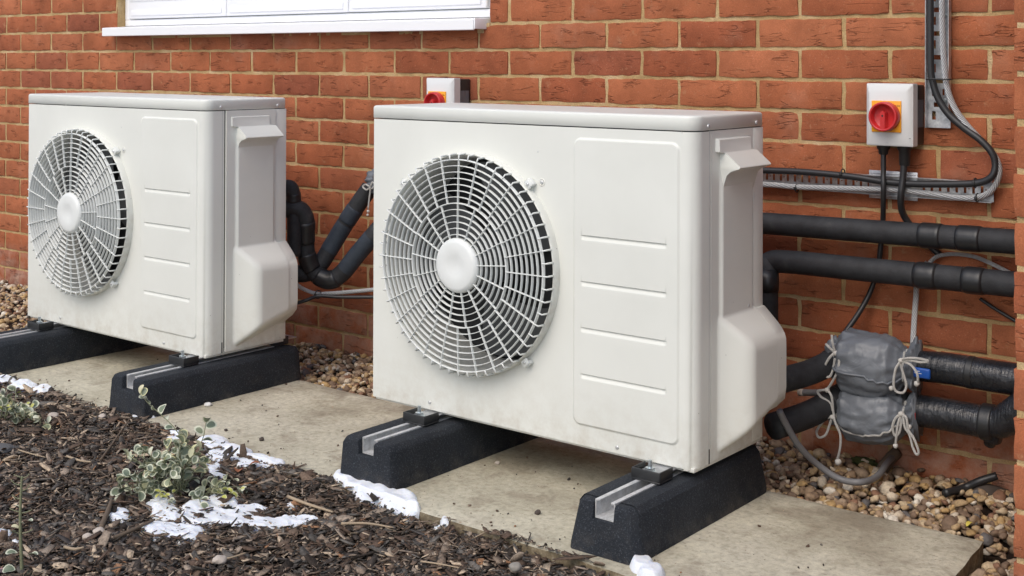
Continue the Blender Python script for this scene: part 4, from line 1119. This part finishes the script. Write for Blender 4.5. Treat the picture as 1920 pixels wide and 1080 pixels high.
V1 = punched('t', tx0, tx1, tz0, tz1, -.0125, holes)
flT = ([(tx0, -.028, tz1), (tx1, -.028, tz1), (tx1, -.0115, tz1), (tx0, -.0115, tz1), (tx0, -.028, tz1+.0012), (tx1, -.028, tz1+.0012), (tx1, -.0115, tz1+.0012), (tx0, -.0115, tz1+.0012)], [(0, 1, 2, 3), (4, 7, 6, 5), (0, 4, 5, 1), (1, 5, 6, 2), (2, 6, 7, 3), (3, 7, 4, 0)])
flB = ([(a, b, c-(tz1-tz0)-.0012) for a, b, c in flT[0]], flT[1])
V, Fc = merge([V1, flT, flB])
tray = mesh_obj('cable_tray', V, Fc, M_galv); tag(tray, 'horizontal galvanised perforated cable tray fixed to the wall right of the nearer heat pump', 'cable tray')
bx0, bx1 = at(1631, 345, -.013).x, at(1722, 345, -.013).x
bz0, bz1 = tz0-.010, tz1+.012
bm = bmesh.new(); box_bm(bm, (bx0, -.0165, bz0), (bx1, -.0135, bz1), .0008)
for zz in (bz0+.006, bz1-.006):
    box_bm(bm, (bx0+.004, -.0185, zz-.002), (bx1-.004, -.0160, zz+.002), .001)
bm_obj('joint_plate', bm, M_galv, tray, True, auto=math.radians(50))
vx0, vx1 = at(1739, 120, -.02).x, at(1781, 120, -.02).x; vz0 = at(1760, 240, -.02).z
holes = []
z = vz0+.018; k = 0; cxm = (vx0+vx1)/2
while z < 1.38:
    if k % 2 == 0: holes.append((vx0+.009, vx0+.0175, z, z+.019)); 
    else: holes.append((cxm-.012, cxm+.011, z+.002, z+.0125))
    if k % 4 == 2: holes.append((vx1-.018, vx1-.013, z+.002, z+.016))
    k += 1; z += .0265
V1 = punched('t', vx0, vx1, vz0, 1.42, -.014, holes)
def bxv(a, b): return ([(x, y, z) for z in (a[2], b[2]) for y in (a[1], b[1]) for x in (a[0], b[0])], [(0, 2, 3, 1), (4, 5, 7, 6), (0, 1, 5, 4), (1, 3, 7, 5), (3, 2, 6, 7), (2, 0, 4, 6)])
V, Fc = merge([V1, bxv((vx0-.0012, -.030, vz0), (vx0, -.0128, 1.42)), bxv((vx1, -.030, vz0+.02), (vx1+.0012, -.0128, 1.42))])
vt = mesh_obj('cable_tray', V, Fc, M_galv); tag(vt, 'vertical galvanised slotted cable tray running up past the large isolator', 'cable tray')
for zz in (vz0+.06, vz0+.25):
    bm = bmesh.new(); bmesh.ops.create_cone(bm, cap_ends=True, segments=14, radius1=.006, radius2=.005, depth=.004, matrix=Matrix.Translation((cxm+.012, -.0165, zz)) @ Matrix.Rotation(PI/2, 4, 'X')); bm_obj('tray_screw', bm, M_zinc, vt)

# ------------------------------------------------------------------ rotary isolators
def make_isolator(loc):
    root = empty('isolator_switch', loc)
    W, H, D = .1075, .1400, .088
    # black back box with bevelled light cover
    box('back_box', (.004, -.052, .003), (W-.003, -.001, H-.003), M_blackpl, root, .003)
    box('side_label', (W-.0034, -.046, H*.30), (W-.0015, -.010, H*.74), M_fabric, root)
    bm = bmesh.new()
    def rr(e, y): return [(e, y, e), (W-e, y, e), (W-e, y, H-e), (e, y, H-e)]
    seq = [rr(0, -.050), rr(0, -.076), rr(.0012, -.0775)]
    rings = [[bm.verts.new(p) for p in s] for s in seq]
    e2 = [(.010, -.0785, .024), (W-.010-.006, -.0785, .024), (W-.016, -.0785, H-.024), (.010, -.0785, H-.024)]
    # sloping borders rise to a raised centre
    e2 = [(.010, -.0850, .026), (W-.018, -.0850, .026), (W-.018, -.0850, H-.022), (.010, -.0850, H-.022)]
    rings.append([bm.verts.new(p) for p in e2])
    for a, b_ in zip(rings, rings[1:]):
        for i in range(4): bm.faces.new((a[i], a[(i+1) % 4], b_[(i+1) % 4], b_[i]))
    bm.faces.new(rings[-1]); bmesh.ops.recalc_face_normals(bm, faces=bm.faces)
    bmesh.ops.bevel(bm, geom=[e for e in bm.edges if e.calc_face_angle(0) > .1], offset=.0012, segments=2, affect='EDGES')
    bm_obj('cover', bm, M_iso, root, True, auto=math.radians(30))
    cx, cz = W*.47, H*.475
    box('switch_plate', (cx-.034, -.0885, cz-.035), (cx+.034, -.0846, cz+.035), M_yel, root, .0008)
    for kk, (txt, lx, lz) in enumerate((('ON', .024, .024),)):
        cu = bpy.data.curves.new('t', 'FONT'); cu.body = txt; cu.size = .0065; cu.extrude = .0001; cu.align_x = 'CENTER'
        tmp = bpy.data.objects.new('t', cu); col.objects.link(tmp); dg = bpy.context.evaluated_depsgraph_get(); me = bpy.data.meshes.new_from_object(tmp.evaluated_get(dg)); bpy.data.objects.remove(tmp)
        me.materials.clear(); me.materials.append(M_blackprint)
        t_ = bpy.data.objects.new('print', me); col.objects.link(t_); t_.parent = root; t_.location = (cx+lx+.002, -.0887, cz+lz-.002); t_.rotation_euler = (PI/2, 0, 0)
    # dished knob with a grip bar
    V, Fc = lathe_y([(.0001, -.092), (.0245, -.092), (.0262, -.0935), (.0270, -.108), (.0285, -.1095), (.0312, -.1095), (.0325, -.108), (.0335, -.096), (.0335, -.0884)], 48)
    kn = mesh_obj('knob', V, Fc, M_red, root, True, loc=(cx-.0005, 0, cz)); kn.data.set_sharp_from_angle(angle=math.radians(50))
    bm = bmesh.new(); pts = [(-.0055, -.0325), (.0055, -.0325), (.0055, .008), (0, .0135), (-.0055, .008)]
    A = [bm.verts.new((x, -.109, z)) for x, z in pts]; B = [bm.verts.new((x*1.25, -.0925, z)) for x, z in pts]
    bm.faces.new(A); [bm.faces.new((A[i], B[i], B[(i+1) % 5], A[(i+1) % 5])) for i in range(5)]
    bmesh.ops.recalc_face_normals(bm, faces=bm.faces); bmesh.ops.bevel(bm, geom=bm.edges[:], offset=.0008, segments=2, affect='EDGES')
    bm_obj('grip_bar', bm, M_red, kn, True, auto=math.radians(35))
    V, Fc = lathe_y([(.0001, -.1091), (.0022, -.1091)], 12); mesh_obj('lock_hole', V, Fc, M_dark, kn, False, loc=(0, -.0003, .002))
    for z in (.0095, H-.0095):
        V, Fc = lathe_y([(.0001, -.0795), (.0024, -.0800), (.0034, -.0790), (.0036, -.0770)], 14); sc = mesh_obj('screw', V, Fc, M_zinc, root, True, loc=(cx, 0.0, z))
        box('slot', (cx-.0022, -.0804, z-.0004), (cx+.0022, -.0798, z+.0004), M_dark, sc)
    return root
iso_p = at(1625, 272, -.0775)
iso = make_isolator((iso_p.x, 0, iso_p.z))
tag(iso, 'larger grey isolator switch with red rotary knob, right of the nearer heat pump', 'isolator switch', 'red knob isolator switches')
index_kids()
iso2 = copy_tree(iso); q = at(800, 146, -.0775); iso2.location = (q.x, 0, q.z-.140)
tag(iso2, 'isolator switch half hidden behind the top of the nearer heat pump', 'isolator switch', 'red knob isolator switches')
# glands belong to the large one
for u, r1_, r2_, L in ((1657, .0150, .0105, .022), (1697, .0165, .0120, .045)):
    c = at(u, 272, -.040); z = iso_p.z
    V = []; Fc = []; pr_ = [(r1_*.8, .003), (r1_, .0), (r1_, -.010), (r2_*1.1, -.014), (r2_, -L), (r2_*.7, -L-.003)]
    for rr_, dz in pr_:
        for s in range(16): V.append(Vector((c.x-iso_p.x+rr_*math.cos(2*PI*s/16), c.y+rr_*math.sin(2*PI*s/16), dz+.002)))
    for i in range(len(pr_)-1):
        for s in range(16): Fc.append((i*16+s, (i+1)*16+s, (i+1)*16+(s+1) % 16, i*16+(s+1) % 16))
    mesh_obj('cable_gland', V, Fc, M_blackpl, iso, True)

# ------------------------------------------------------------------ pebbles
def ico(sub):
    bm = bmesh.new(); bmesh.ops.create_icosphere(bm, subdivisions=sub, radius=1); bm.verts.ensure_lookup_table()
    V = np.array([v.co[:] for v in bm.verts]); Fq = np.array([[v.index for v in f.verts] for f in bm.faces]); bm.free(); return V, Fq
I1, F1 = ico(2)
def lump(V, seed, amp=.22):
    out = V.copy()
    for i, v in enumerate(V):
        vv = Vector(v); s = 1+amp*noise.noise(vv*1.1+Vector((seed*7.3, seed*3.1, 0)))+amp*.5*noise.noise(vv*2.3+Vector((seed, 5, seed)))
        out[i] = v*s
    return out
var1 = [lump(I1, k, .45) for k in range(10)]
def rot_mats(n, flat=.5):
    a = rng.uniform(0, 2*PI, n); b = rng.normal(0, flat, n); c = rng.normal(0, flat, n)
    ca, sa, cb, sb, cc, sc = np.cos(a), np.sin(a), np.cos(b), np.sin(b), np.cos(c), np.sin(c)
    Rz = np.zeros((n, 3, 3)); Rz[:, 0, 0] = ca; Rz[:, 0, 1] = -sa; Rz[:, 1, 0] = sa; Rz[:, 1, 1] = ca; Rz[:, 2, 2] = 1
    Rx = np.zeros((n, 3, 3)); Rx[:, 0, 0] = 1; Rx[:, 1, 1] = cb; Rx[:, 1, 2] = -sb; Rx[:, 2, 1] = sb; Rx[:, 2, 2] = cb
    Ry = np.zeros((n, 3, 3)); Ry[:, 1, 1] = 1; Ry[:, 0, 0] = cc; Ry[:, 0, 2] = sc; Ry[:, 2, 0] = -sc; Ry[:, 2, 2] = cc
    return Rz @ Rx @ Ry
def scatter(P, S, R, variants, Fq):
    n = len(P); nv = len(variants[0]); which = rng.integers(0, len(variants), n); base = np.stack(variants)[which]
    V = np.einsum('nij,nvj->nvi', R, base*S[:, None, :])+P[:, None, :]
    Fa = Fq[None]+(np.arange(n)*nv)[:, None, None]
    return V.reshape(-1, 3), Fa.reshape(-1, Fq.shape[1])
regions = [((3.30, 4.34, SLAB['y1'], -.002), -.022, 1700), ((1.85, 3.05, SLAB['y1'], -.002), -.022, 1750), ((-1.3, SLAB['x0'], -.95, -.002), -.026, 5600),
           ((SLAB['x1']+.012, 4.55, -.80, SLAB['y1']+.02), -.040, 1500), ((4.02, 4.30, -.95, -.78), -.040, 60)]
Ps = []
for (x0, x1, y0, y1), z, n in regions:
    Pn = np.stack([rng.uniform(x0, x1, n), rng.uniform(y0, y1, n), z+rng.uniform(-.006, .012, n)], 1); Ps.append(Pn)
P = np.concatenate(Ps)
# banked slightly against the wall
P[:, 2] += .010*np.clip(1+P[:, 1]/.12, 0, 1)
m_ = ~((P[:, 0] < SLAB['x0']) & (P[:, 1] < -.88+.1*np.sin(P[:, 0]*9)))
P = P[m_]
s = np.clip(rng.lognormal(math.log(.0080), .28, len(P)), .005, .018)
S = np.stack([s*rng.uniform(1.0, 1.5, len(P)), s*rng.uniform(.8, 1.15, len(P)), s*rng.uniform(.5, .85, len(P))], 1)
V, Fq = scatter(P, S, rot_mats(len(P), .45), var1, F1)
# keep the pebbles off the wall face
tag(fast_mesh('pebbles', V, Fq, M_peb, 3, True), kind='stuff')
# ------------------------------------------------------------------ bark chips
rings = []
def chip_variant(seed):
    r = np.random.default_rng(seed); V = []
    for k, (x, sc_) in enumerate(((-1, r.uniform(.25, .8)), (-.35, r.uniform(.85, 1.1)), (.35, r.uniform(.8, 1.1)), (1, r.uniform(.2, .8)))):
        sk = r.uniform(-.3, .3); bend = r.uniform(-.6, .6)
        for (a, b) in ((-1, -1), (1, -1), (1, 1), (-1, 1)):
            V.append((x+r.uniform(-.12, .12), a*sc_+sk*.6, b*(.6+.4*sc_)*r.uniform(.7, 1.2)+bend*.8))
    return np.array(V)
cv = [chip_variant(k) for k in range(24)]
CF = [(0, 3, 2, 1), (12, 13, 14, 15)]
for k in range(3):
    for i in range(4): CF.append((k*4+i, k*4+(i+1) % 4, (k+1)*4+(i+1) % 4, (k+1)*4+i))
CF = np.array(CF)
n = 74000
x = rng.uniform(.9, 4.30, n*2); y = rng.uniform(-2.05, -.885, n*2)
# visible part of the bed gets the chips; beyond it only a thinner spread
d = (x-CX)*(-math.sin(YAW))+(y-CY_)*math.cos(YAW); rr_ = (x-CX)*math.cos(YAW)+(y-CY_)*math.sin(YAW)
uu = PPX+F_PX*rr_/d; vv = PPY+F_PX*(CZ)/d
vis = (uu > -60) & (uu < 1980) & (vv < 1130)
keep = vis | (rng.random(len(x)) < .10)
x, y = x[keep][:n], y[keep][:n]
edge = SLAB['y0']+.006*np.sin(x*37)+.010*np.sin(x*11+1)
lim = edge+np.where(x < 2.95, .018+.02*np.sin(x*7)**2, .000)
k2 = y < lim; x, y = x[k2], y[k2]; n = len(x)
bh = np.array([bed_h(a, b) for a, b in zip(x, y)])
L = np.clip(rng.lognormal(math.log(.0056), .62, n), .0020, .030)
L *= np.where(rng.random(n) < .04, 1.7, 1); slim = rng.random(n) < .62
Wd = np.clip(L*np.where(slim, rng.uniform(.07, .20, n), rng.uniform(.28, .70, n)), .0007, .0100); T = np.clip(Wd*rng.uniform(.08, .26, n), .0004, .0016)
P = np.stack([x, y, bh+rng.uniform(-.003, .008, n)+.002], 1)
onslab = y > SLAB['y0']-.004
P[onslab, 2] = np.maximum(P[onslab, 2], .0015)
V, Fq = scatter(P, np.stack([L, Wd, T], 1), rot_mats(n, .30), cv, CF)
tag(fast_mesh('bark_mulch', V, Fq, M_chip, 4, False), kind='stuff')

# loose crumbs of bark and grit on the slab
n = 230
x = rng.uniform(1.6, 4.1, n); y = np.where(rng.random(n) < .55, rng.uniform(-.90, -.80, n), rng.uniform(-.90, -.36, n)); P = np.stack([x, y, np.full(n, .0012)], 1)
L = np.clip(rng.lognormal(math.log(.0016), .5, n), .0008, .005)
V, Fq = scatter(P, np.stack([L, L*.7, L*.5], 1), rot_mats(n, .3), cv, CF)
tag(fast_mesh('grit', V, Fq, M_chip, 4, False), kind='stuff')

# ------------------------------------------------------------------ snow
def snow(name, label, blobs, base=0.0, h=.014, nz=.5, seed=0, cell=.0028, rough=1.0):
    """blobs: (u,v,ru,rv) in picture measure, turned into places on the ground"""
    G = []
    for u, v, ru, rv in blobs:
        c = ground(u, v, base); a = ground(u+ru, v, base); b_ = ground(u, v+rv, base); G.append((c, (a-c).xy, (b_-c).xy))
    xs_ = [c.x+s*q.x for c, a, b_ in G for q in (a, b_) for s in (-1.5, 1.5)]; ys_ = [c.y+s*q.y for c, a, b_ in G for q in (a, b_) for s in (-1.5, 1.5)]
    x0, x1, y0, y1 = min(xs_), max(xs_), min(ys_), max(ys_); nx, ny = int((x1-x0)/cell)+2, int((y1-y0)/cell)+2
    Hm = np.full((ny, nx), -1.0)
    for j in range(ny):
        for i in range(nx):
            x, y = x0+i*cell, y0+j*cell; f = 0
            for c, a, b_ in G:
                det = a.x*b_.y-a.y*b_.x; dx, dy = x-c.x, y-c.y
                s = (dx*b_.y-dy*b_.x)/det; t = (a.x*dy-a.y*dx)/det; q = s*s+t*t
                if q < 2.4: f = max(f, 1-q) if f == 0 else max(f, f+.5*max(0, 1-q), 1-q)
            if f <= -1: continue
            nn = noise.noise(Vector((x*20, y*34, seed)))*.55+noise.noise(Vector((x*60, y*90, seed+3)))*.34*rough+noise.noise(Vector((x*150, y*190, seed+5)))*.13*rough
            f2 = min(f, .55)*1.0; Hm[j, i] = f2+nz*nn*(1.0 if f < .5 else .85)-.03 if f > 0 else -1
    V = []; idx = {}; Fc = []
    def vid(i, j):
        if (i, j) not in idx:
            x, y = x0+i*cell, y0+j*cell; f = Hm[j, i]; zb = max(bed_h(x, y)+.002, 0.0 if y > SLAB['y0'] else -9)
            q_ = min(1, max(0, f)*1.5); z = zb+(h*(.05+.95*q_**.8)*(1+.35*noise.noise(Vector((x*30, y*30, 8)))+.07*noise.noise(Vector((x*70, y*70, 4)))) if f > 0 else -.005); idx[(i, j)] = len(V); V.append((x, y, z))
        return idx[(i, j)]
    for j in range(ny-1):
        for i in range(nx-1):
            if max(Hm[j, i], Hm[j, i+1], Hm[j+1, i], Hm[j+1, i+1]) > 0: Fc.append((vid(i, j), vid(i+1, j), vid(i+1, j+1), vid(i, j+1)))
    o = mesh_obj(name, V, Fc, M_snow, None, True); tag(o, label, 'snow', 'patches of thawing snow'); return o
snow('snow_patch', 'largest ragged snow patch on the bark below the variegated shrub', [(300, 945, 34, 17), (312, 965, 30, 18), (225, 968, 24, 13), (300, 995, 42, 16), (345, 1000, 45, 16), (380, 965, 50, 24), (420, 940, 34, 12), (440, 968, 60, 17), (500, 975, 60, 12), (560, 968, 45, 9), (470, 950, 35, 8)], seed=1, nz=.58, h=.0125)
snow('snow_patch', 'smooth wedge of snow lying along the slab edge right of the shrub', [(330, 818, 26, 8), (400, 832, 34, 14), (430, 850, 45, 17), (470, 862, 42, 11), (510, 868, 26, 6), (395, 875, 24, 12), (410, 893, 26, 9)], seed=2, nz=.5, h=.011, rough=.8)
snow('snow_patch', 'rounded snow hump against the front of the foot under the fan', [(648, 896, 24, 10), (668, 908, 26, 9), (705, 922, 44, 17), (745, 936, 38, 15), (772, 952, 16, 8)], seed=3, nz=.36, h=.015, rough=.5)
snow('snow_patch', 'snow streak on the slab edge at the left border', [(12, 722, 22, 6), (45, 730, 30, 8), (80, 738, 24, 8)], seed=4, nz=.4, h=.016)
snow('snow_patch', 'small snow lump cut by the bottom edge before the foreground foot', [(1205, 1062, 24, 14), (1222, 1078, 26, 16)], seed=5, nz=.35, h=.018, rough=.5)
snow('snow_patch', 'thin snow sliver in front of the foot behind the sprig', [(270, 781, 24, 4)], seed=6, nz=.2, h=.006)
snow('snow_patch', 'snow scrap on bark at the left border beside the bare stem', [(4, 1003, 22, 12), (30, 1018, 10, 5)], seed=7, nz=.5, h=.012)
snow('snow_patch', 'small snow scraps on bark right of the largest patch', [(548, 943, 14, 5)], seed=8, nz=.4, h=.008)
snow('snow_patch', 'tiny snow crumbs on the slab edge right of the snow hump', [(826, 972, 14, 4), (845, 978, 8, 3)], seed=9, nz=.5, h=.006)

# ------------------------------------------------------------------ plants
def leaf_mesh(ln, wd, mg, mm, seed=0, margin=.8):
    V = []; n = 12; c = random.Random(seed); cup = c.uniform(.1, .3)
    def P_(a, k):
        x = math.cos(a); z = math.sin(a); xx = ln*(.5-.5*x*k); yy = wd*.5*z*k*(1-.12*x)
        return (xx, yy, cup*(yy*yy)/wd*4+ln*.10*math.sin(xx/ln*PI))
    V.append((ln*.5, 0, ln*.09))
    for k in (margin, 1):
        for i in range(n): V.append(P_(2*PI*i/n, k))
    Fc = [(0, 1+i, 1+(i+1) % n) for i in range(n)]+[(1+i, 1+n+i, 1+n+(i+1) % n, 1+(i+1) % n) for i in range(n)]
    me = bpy.data.meshes.new('leaf'); me.from_pydata(V, [], Fc); me.materials.append(mg); me.materials.append(mm)
    me.polygons.foreach_set('material_index', [0]*n+[1]*n); me.shade_smooth(); return me
LV = [leaf_mesh(.024, .0180, M_leafg, M_leafm, k, m) for k, m in enumerate((.78, .72, .80, .66))]+[leaf_mesh(.018, .0140, M_leafg, M_leafm, 9, .62), leaf_mesh(.020, .0120, M_leafm, M_leafm, 11, .8)]
LY = [leaf_mesh(.016, .009, M_leafy, M_leafm, 3, .85)]
LP = [leaf_mesh(.022, .018, M_leafpg, M_leafp, 4, .82), leaf_mesh(.020, .016, M_leafg, M_leafm, 5, .84)]
def add_leaf(parent, p, d, me, roll=0, sc=1.0):
    d = d.normalized(); q = d.to_track_quat('X', 'Z'); o = bpy.data.objects.new('leaf', me); col.objects.link(o); o.parent = parent
    o.rotation_mode = 'QUATERNION'; from mathutils import Quaternion
    o.rotation_quaternion = q @ Quaternion((1, 0, 0), roll); o.location = p; o.scale = (sc, sc, sc); return o
def bush(label, base, scale_ppm, stems, nleaf, lv, name='variegated_shrub', seed=0, cat='shrub', stem_r=.0012):
    rs = random.Random(seed); root = empty(name, base); tag(root, label, cat)
    R_, U_, Fd = r0, z0, f0; count = 0; pl = []
    for (pts, dep, nl) in stems:
        path = catmull([R_*((u-0)/scale_ppm)+U_*((-v)/scale_ppm)+Fd*(dep*t) for (u, v), t in zip(pts, [k/(len(pts)-1) for k in range(len(pts))])], 6)
        for p in path: p.z = max(p.z, .002)
        pl.append(tube_data(path, [stem_r*(1.25-.6*i/(len(path)-1)) for i in range(len(path))], 5)[:2])
        for k in range(nl):
            t = 1-(k/nl)**1.25*.85; i = min(len(path)-2, int(t*(len(path)-1))); p = path[i].lerp(path[i+1], t*(len(path)-1)-i) if i < len(path)-1 else path[-1]
            tn = (path[i+1]-path[i]).normalized(); side = Vector((rs.uniform(-1, 1), rs.uniform(-1, 1), rs.uniform(-.5, 1))); side -= tn*side.dot(tn)
            d = side.normalized()*.95+tn*.45
            # leaves face the light and the viewer unevenly
            add_leaf(root, p, d, rs.choice(lv), rs.uniform(-.9, .9), rs.uniform(.75, 1.15)); count += 1
    V, Fc = merge(pl); mesh_obj('stems', V, Fc, M_stem, root, True)
    return root, count
rs = random.Random(3)
base = ground(330, 935, 0.0)
stems = [([(10, 0), (18, -50), (14, -95), (-8, -125), (-35, -148), (-62, -168), (-82, -186)], .05, 11)]
stems += [([(20, -60), (30, -85), (45, -105), (50, -135)], .03, 6)]
def lobe(cx, cy, rx, ry, n, nl, ox=0):
    for _ in range(n):
        a = rs.uniform(0, 2*PI); q = math.sqrt(rs.random()); tx, ty = cx+rx*q*math.cos(a), min(-4, cy-ry*q*math.sin(a))
        stems.append(([(ox+rs.uniform(-12, 12), 0), ((ox+tx)/2+rs.uniform(-10, 10), ty*.65-8), (tx, ty)], rs.uniform(-.075, .075), nl))
lobe(-88, -50, 56, 46, 17, 6, -30)
lobe(15, -78, 48, 44, 15, 6, 10)
lobe(-20, -28, 60, 26, 7, 5, 0)
lobe(85, -14, 45, 14, 8, 4, 50)
sh, c = bush('low shrub with green and cream leaves, a long sprig reaching up left, snow before it', base, 900, stems, 0, LV, seed=5)
for k in range(9):
    add_leaf(sh, r0*(rs.uniform(-.02, .01))+z0*.028+f0*(-.06+rs.uniform(-.02, .02)), Vector((rs.uniform(-1, 1), rs.uniform(-1, .3), rs.uniform(-.1, .6))), LY[0], rs.uniform(-.5, .5))
    add_leaf(sh, r0*(.115+rs.uniform(-.03, .03))+z0*.022+f0*(-.02+rs.uniform(-.04, .03)), Vector((rs.uniform(-1, 1), rs.uniform(-1, .3), rs.uniform(0, .6))), LY[0], rs.uniform(-.5, .5))
stems = []
lobe(-12, -28, 42, 26, 12, 5, -10); lobe(30, -16, 30, 14, 7, 4, 20)
bush('small variegated shrub cropped by the left edge beside the snow streak', ground(22, 795, 0), 700, stems, 0, LV+LY, seed=8)
st = [([(0, 0), (-3, -60), (-4, -110), (-2, -165), (-1, -176)], .0, 0)]
rt = ground(42, 1078, -.004)
pl, _ = bush('single tall bare green stem with a few leaves at its foot, bottom left corner', rt, 1000, st, 0, LV, name='seedling', seed=2, cat='plant', stem_r=.0028)
for (du, dv, dx, sc, me) in ((-12, -10, -1, 1.1, LP[1]), (5, -6, 1, 1.0, LP[1]), (-22, 2, -1, 1.2, LP[0]), (-14, 6, -.3, 1.15, LP[0]), (-34, 4, -1, 1.1, LP[0]), (10, -34, 1, .8, LV[0]), (-8, -40, -1, .9, LV[1]), (-10, -78, -1, .7, LV[5]), (-6, -84, -1, .7, LV[5]), (-8, -92, .6, .6, LV[5]), (8, -96, 1, .7, LV[4]), (-6, -122, -1, .6, LV[5])):
    add_leaf(pl, r0*(du/1000)+z0*(-dv/1000), r0*dx+z0*random.uniform(-.2, .5)-f0*random.uniform(0, .8), me, random.uniform(-.6, .6), sc)
for dv, L in ((-74, .022), (-110, .020), (-112, -.020), (-135, -.016), (-150, .016), (-160, -.018), (-172, .015), (-174, -.013), (-73, -.015)):
    p = z0*(-dv/1000)+r0*(-.003); tube('side_twig', [p, p+r0*L*.6+z0*.003, p+r0*L+z0*random.uniform(0, .012)], .0009, M_stem, pl, 5, 3)
st = [([(0, 0), (2, -14), (0, -22)], 0, 4), ([(0, 0), (8, -8), (16, -12)], 0, 3)]
bush('tiny pale seedling in the bark between the left shrub and the large one', ground(74, 805, 0), 750, st, 0, [LV[5], LV[1]], name='seedling', seed=4, cat='plant')

# ------------------------------------------------------------------ twigs, stones, scraps
def twig(label, pts, r, m, z=.012):
    P_ = [ground(u, v, z)+Vector((0, 0, bed_h(ground(u, v, z).x, ground(u, v, z).y)+dz)) for u, v, dz in pts]
    o = tube('twig', P_, [r, r*.9, r*.6], m, None, 6, 6); tag(o, label, 'twig'); return o
twig('straight dark twig lying slantwise on bark left of the shrub', [(190, 855, 0), (215, 825, .004), (248, 785, .008)], .0026, M_twig)
twig('thick dark stick running under snow, left of the largest patch', [(215, 1010, 0), (245, 1000, .004), (290, 978, .006)], .0045, M_twig)
twig('upright leaning dark bark strip left of the largest snow patch', [(190, 988, 0), (203, 960, .006), (210, 945, .012)], .0055, M_twig)
twig('pale thin straw on bark below the largest snow patch', [(400, 1045, .004), (430, 1040, .004), (462, 1032, .006)], .0020, M_twigp)
twig('long pale stick near the bottom left corner', [(122, 1026, .002), (140, 1034, .003), (158, 1033, .004)], .0032, M_twigp)
twig('reddish stick on bark right of the largest snow patch', [(540, 925, .002), (580, 938, .004), (625, 950, .002)], .0036, M_twigp)
twig('pale twig on bark left of the foot with snow hump', [(640, 972, .002), (690, 970, .003), (738, 972, .003)], .0028, M_twigp)
twig('curved pale twig on bark in the left part', [(126, 853, .002), (150, 861, .003), (172, 864, .003)], .0030, M_twigp)
twig('thin pale straw lying on bark at the left border', [(35, 848, .002), (62, 855, .003), (86, 859, .003)], .0018, M_twigp)
twig('thin dry straw on bark below the foreground slab edge', [(790, 1037, .002), (825, 1046, .003), (862, 1052, .002)], .0018, M_twigp)
def stone(label, u, v, r, m=M_stone, flat=.6, z=0.0, seed=0):
    bm = bmesh.new(); bmesh.ops.create_icosphere(bm, subdivisions=3, radius=r)
    for q in bm.verts:
        q.co *= 1+.28*noise.noise(q.co/r*1.2+Vector((seed*3.7, 0, 0))); q.co.z *= flat
    p = ground(u, v, z); zz = max(bed_h(p.x, p.y)+.004, 0) if p.y < SLAB['y0']+.02 else 0
    o = bm_obj('stone', bm, m, None, True, loc=(p.x, p.y, zz+r*flat*.7)); tag(o, label, 'stone'); return o
stone('smooth pale pebble on the bark left of the largest snow patch', 186, 1003, .0115, seed=1)
stone('pale stone beside the smooth pebble on the bark', 165, 1012, .010, seed=2)
stone('white angular chip on the slab by the foot behind the sprig', 391, 761, .0105, mat('white_chip', (.7, .69, .66), .7), .55, seed=3)
stone('small pale stone on the slab under the nearer heat pump', 933, 870, .0065, seed=4)
stone('dark clod on the slab before the nearer heat pump', 1009, 964, .0062, M_dstone, .8, seed=5)
stone('dark crumb on the slab right of the snow wedge', 491, 826, .0062, M_dstone, .8, seed=6)
stone('small dark crumb on the slab left of the larger one', 424, 808, .0045, M_dstone, .7, seed=7)
stone('flat dark crumb on the slab farthest left', 402, 799, .0045, M_dstone, .4, seed=8)
stone('tan stone in the bark near the left shrub', 100, 790, .014, seed=9)
stone('bone-coloured lump in the bark before the foot behind the sprig', 192, 788, .010, seed=10)
stone('grey stone on bark near the bottom, left of the middle', 412, 1055, .013, seed=11)
stone('grey stone on bark beside the slab edge near the foreground foot', 967, 1068, .012, mat('grey_stone', (.26, .24, .21), .85), .6, seed=12)
stone('flat slate piece at the left border', 4, 852, .030, mat('slate_grey', (.10, .10, .10), .8), .25, seed=13)
# leaf litter
def dead_leaf(label, u, v, m, s=1.0, seed=0):
    p = ground(u, v, .006); me = leaf_mesh(.030*s, .020*s, m, m, seed, .7); o = bpy.data.objects.new('dead_leaf', me); col.objects.link(o)
    o.location = (p.x, p.y, max(bed_h(p.x, p.y)+.012, .004)); o.rotation_euler = (random.uniform(-.4, .4), random.uniform(-.4, .2), random.uniform(0, 6)); tag(o, label, 'leaf')
M_rust = mat('rust_leaf', (.30, .11, .05), .7); M_tan = mat('tan_leaf', (.38, .30, .22), .7)
dead_leaf('rusty curled leaf between the snow wedge and the bark', 447, 884, M_rust, 1.1, 2)
dead_leaf('rusty leaf at the lower tip of the snow wedge', 468, 870, M_rust, .8, 3)
dead_leaf('large pale dried leaf right of the shrub', 440, 905, M_tan, 1.6, 4)
dead_leaf('tan crumpled leaf at the foot of the bare stem', 56, 1050, M_tan, 1.1, 5)
dead_leaf('small yellow leaf on pebbles behind the slab', 1813, 985, mat('yellow_leaf', (.55, .45, .08), .6), .6, 6)
# moss by the wall foot
bm = bmesh.new(); bmesh.ops.create_icosphere(bm, subdivisions=4, radius=1)
for q in bm.verts:
    nn = 1+.35*noise.noise(q.co*3)+.25*noise.noise(q.co*11); q.co = Vector((q.co.x*.032*nn, q.co.y*.012*nn, q.co.z*.011*nn))
p = at(1622, 885, -.018); o = bm_obj('moss', bm, M_moss, None, True, loc=(p.x, p.y, -.006)); tag(o, 'patch of green moss at the wall foot behind the sagging hose', 'moss', kind='stuff')
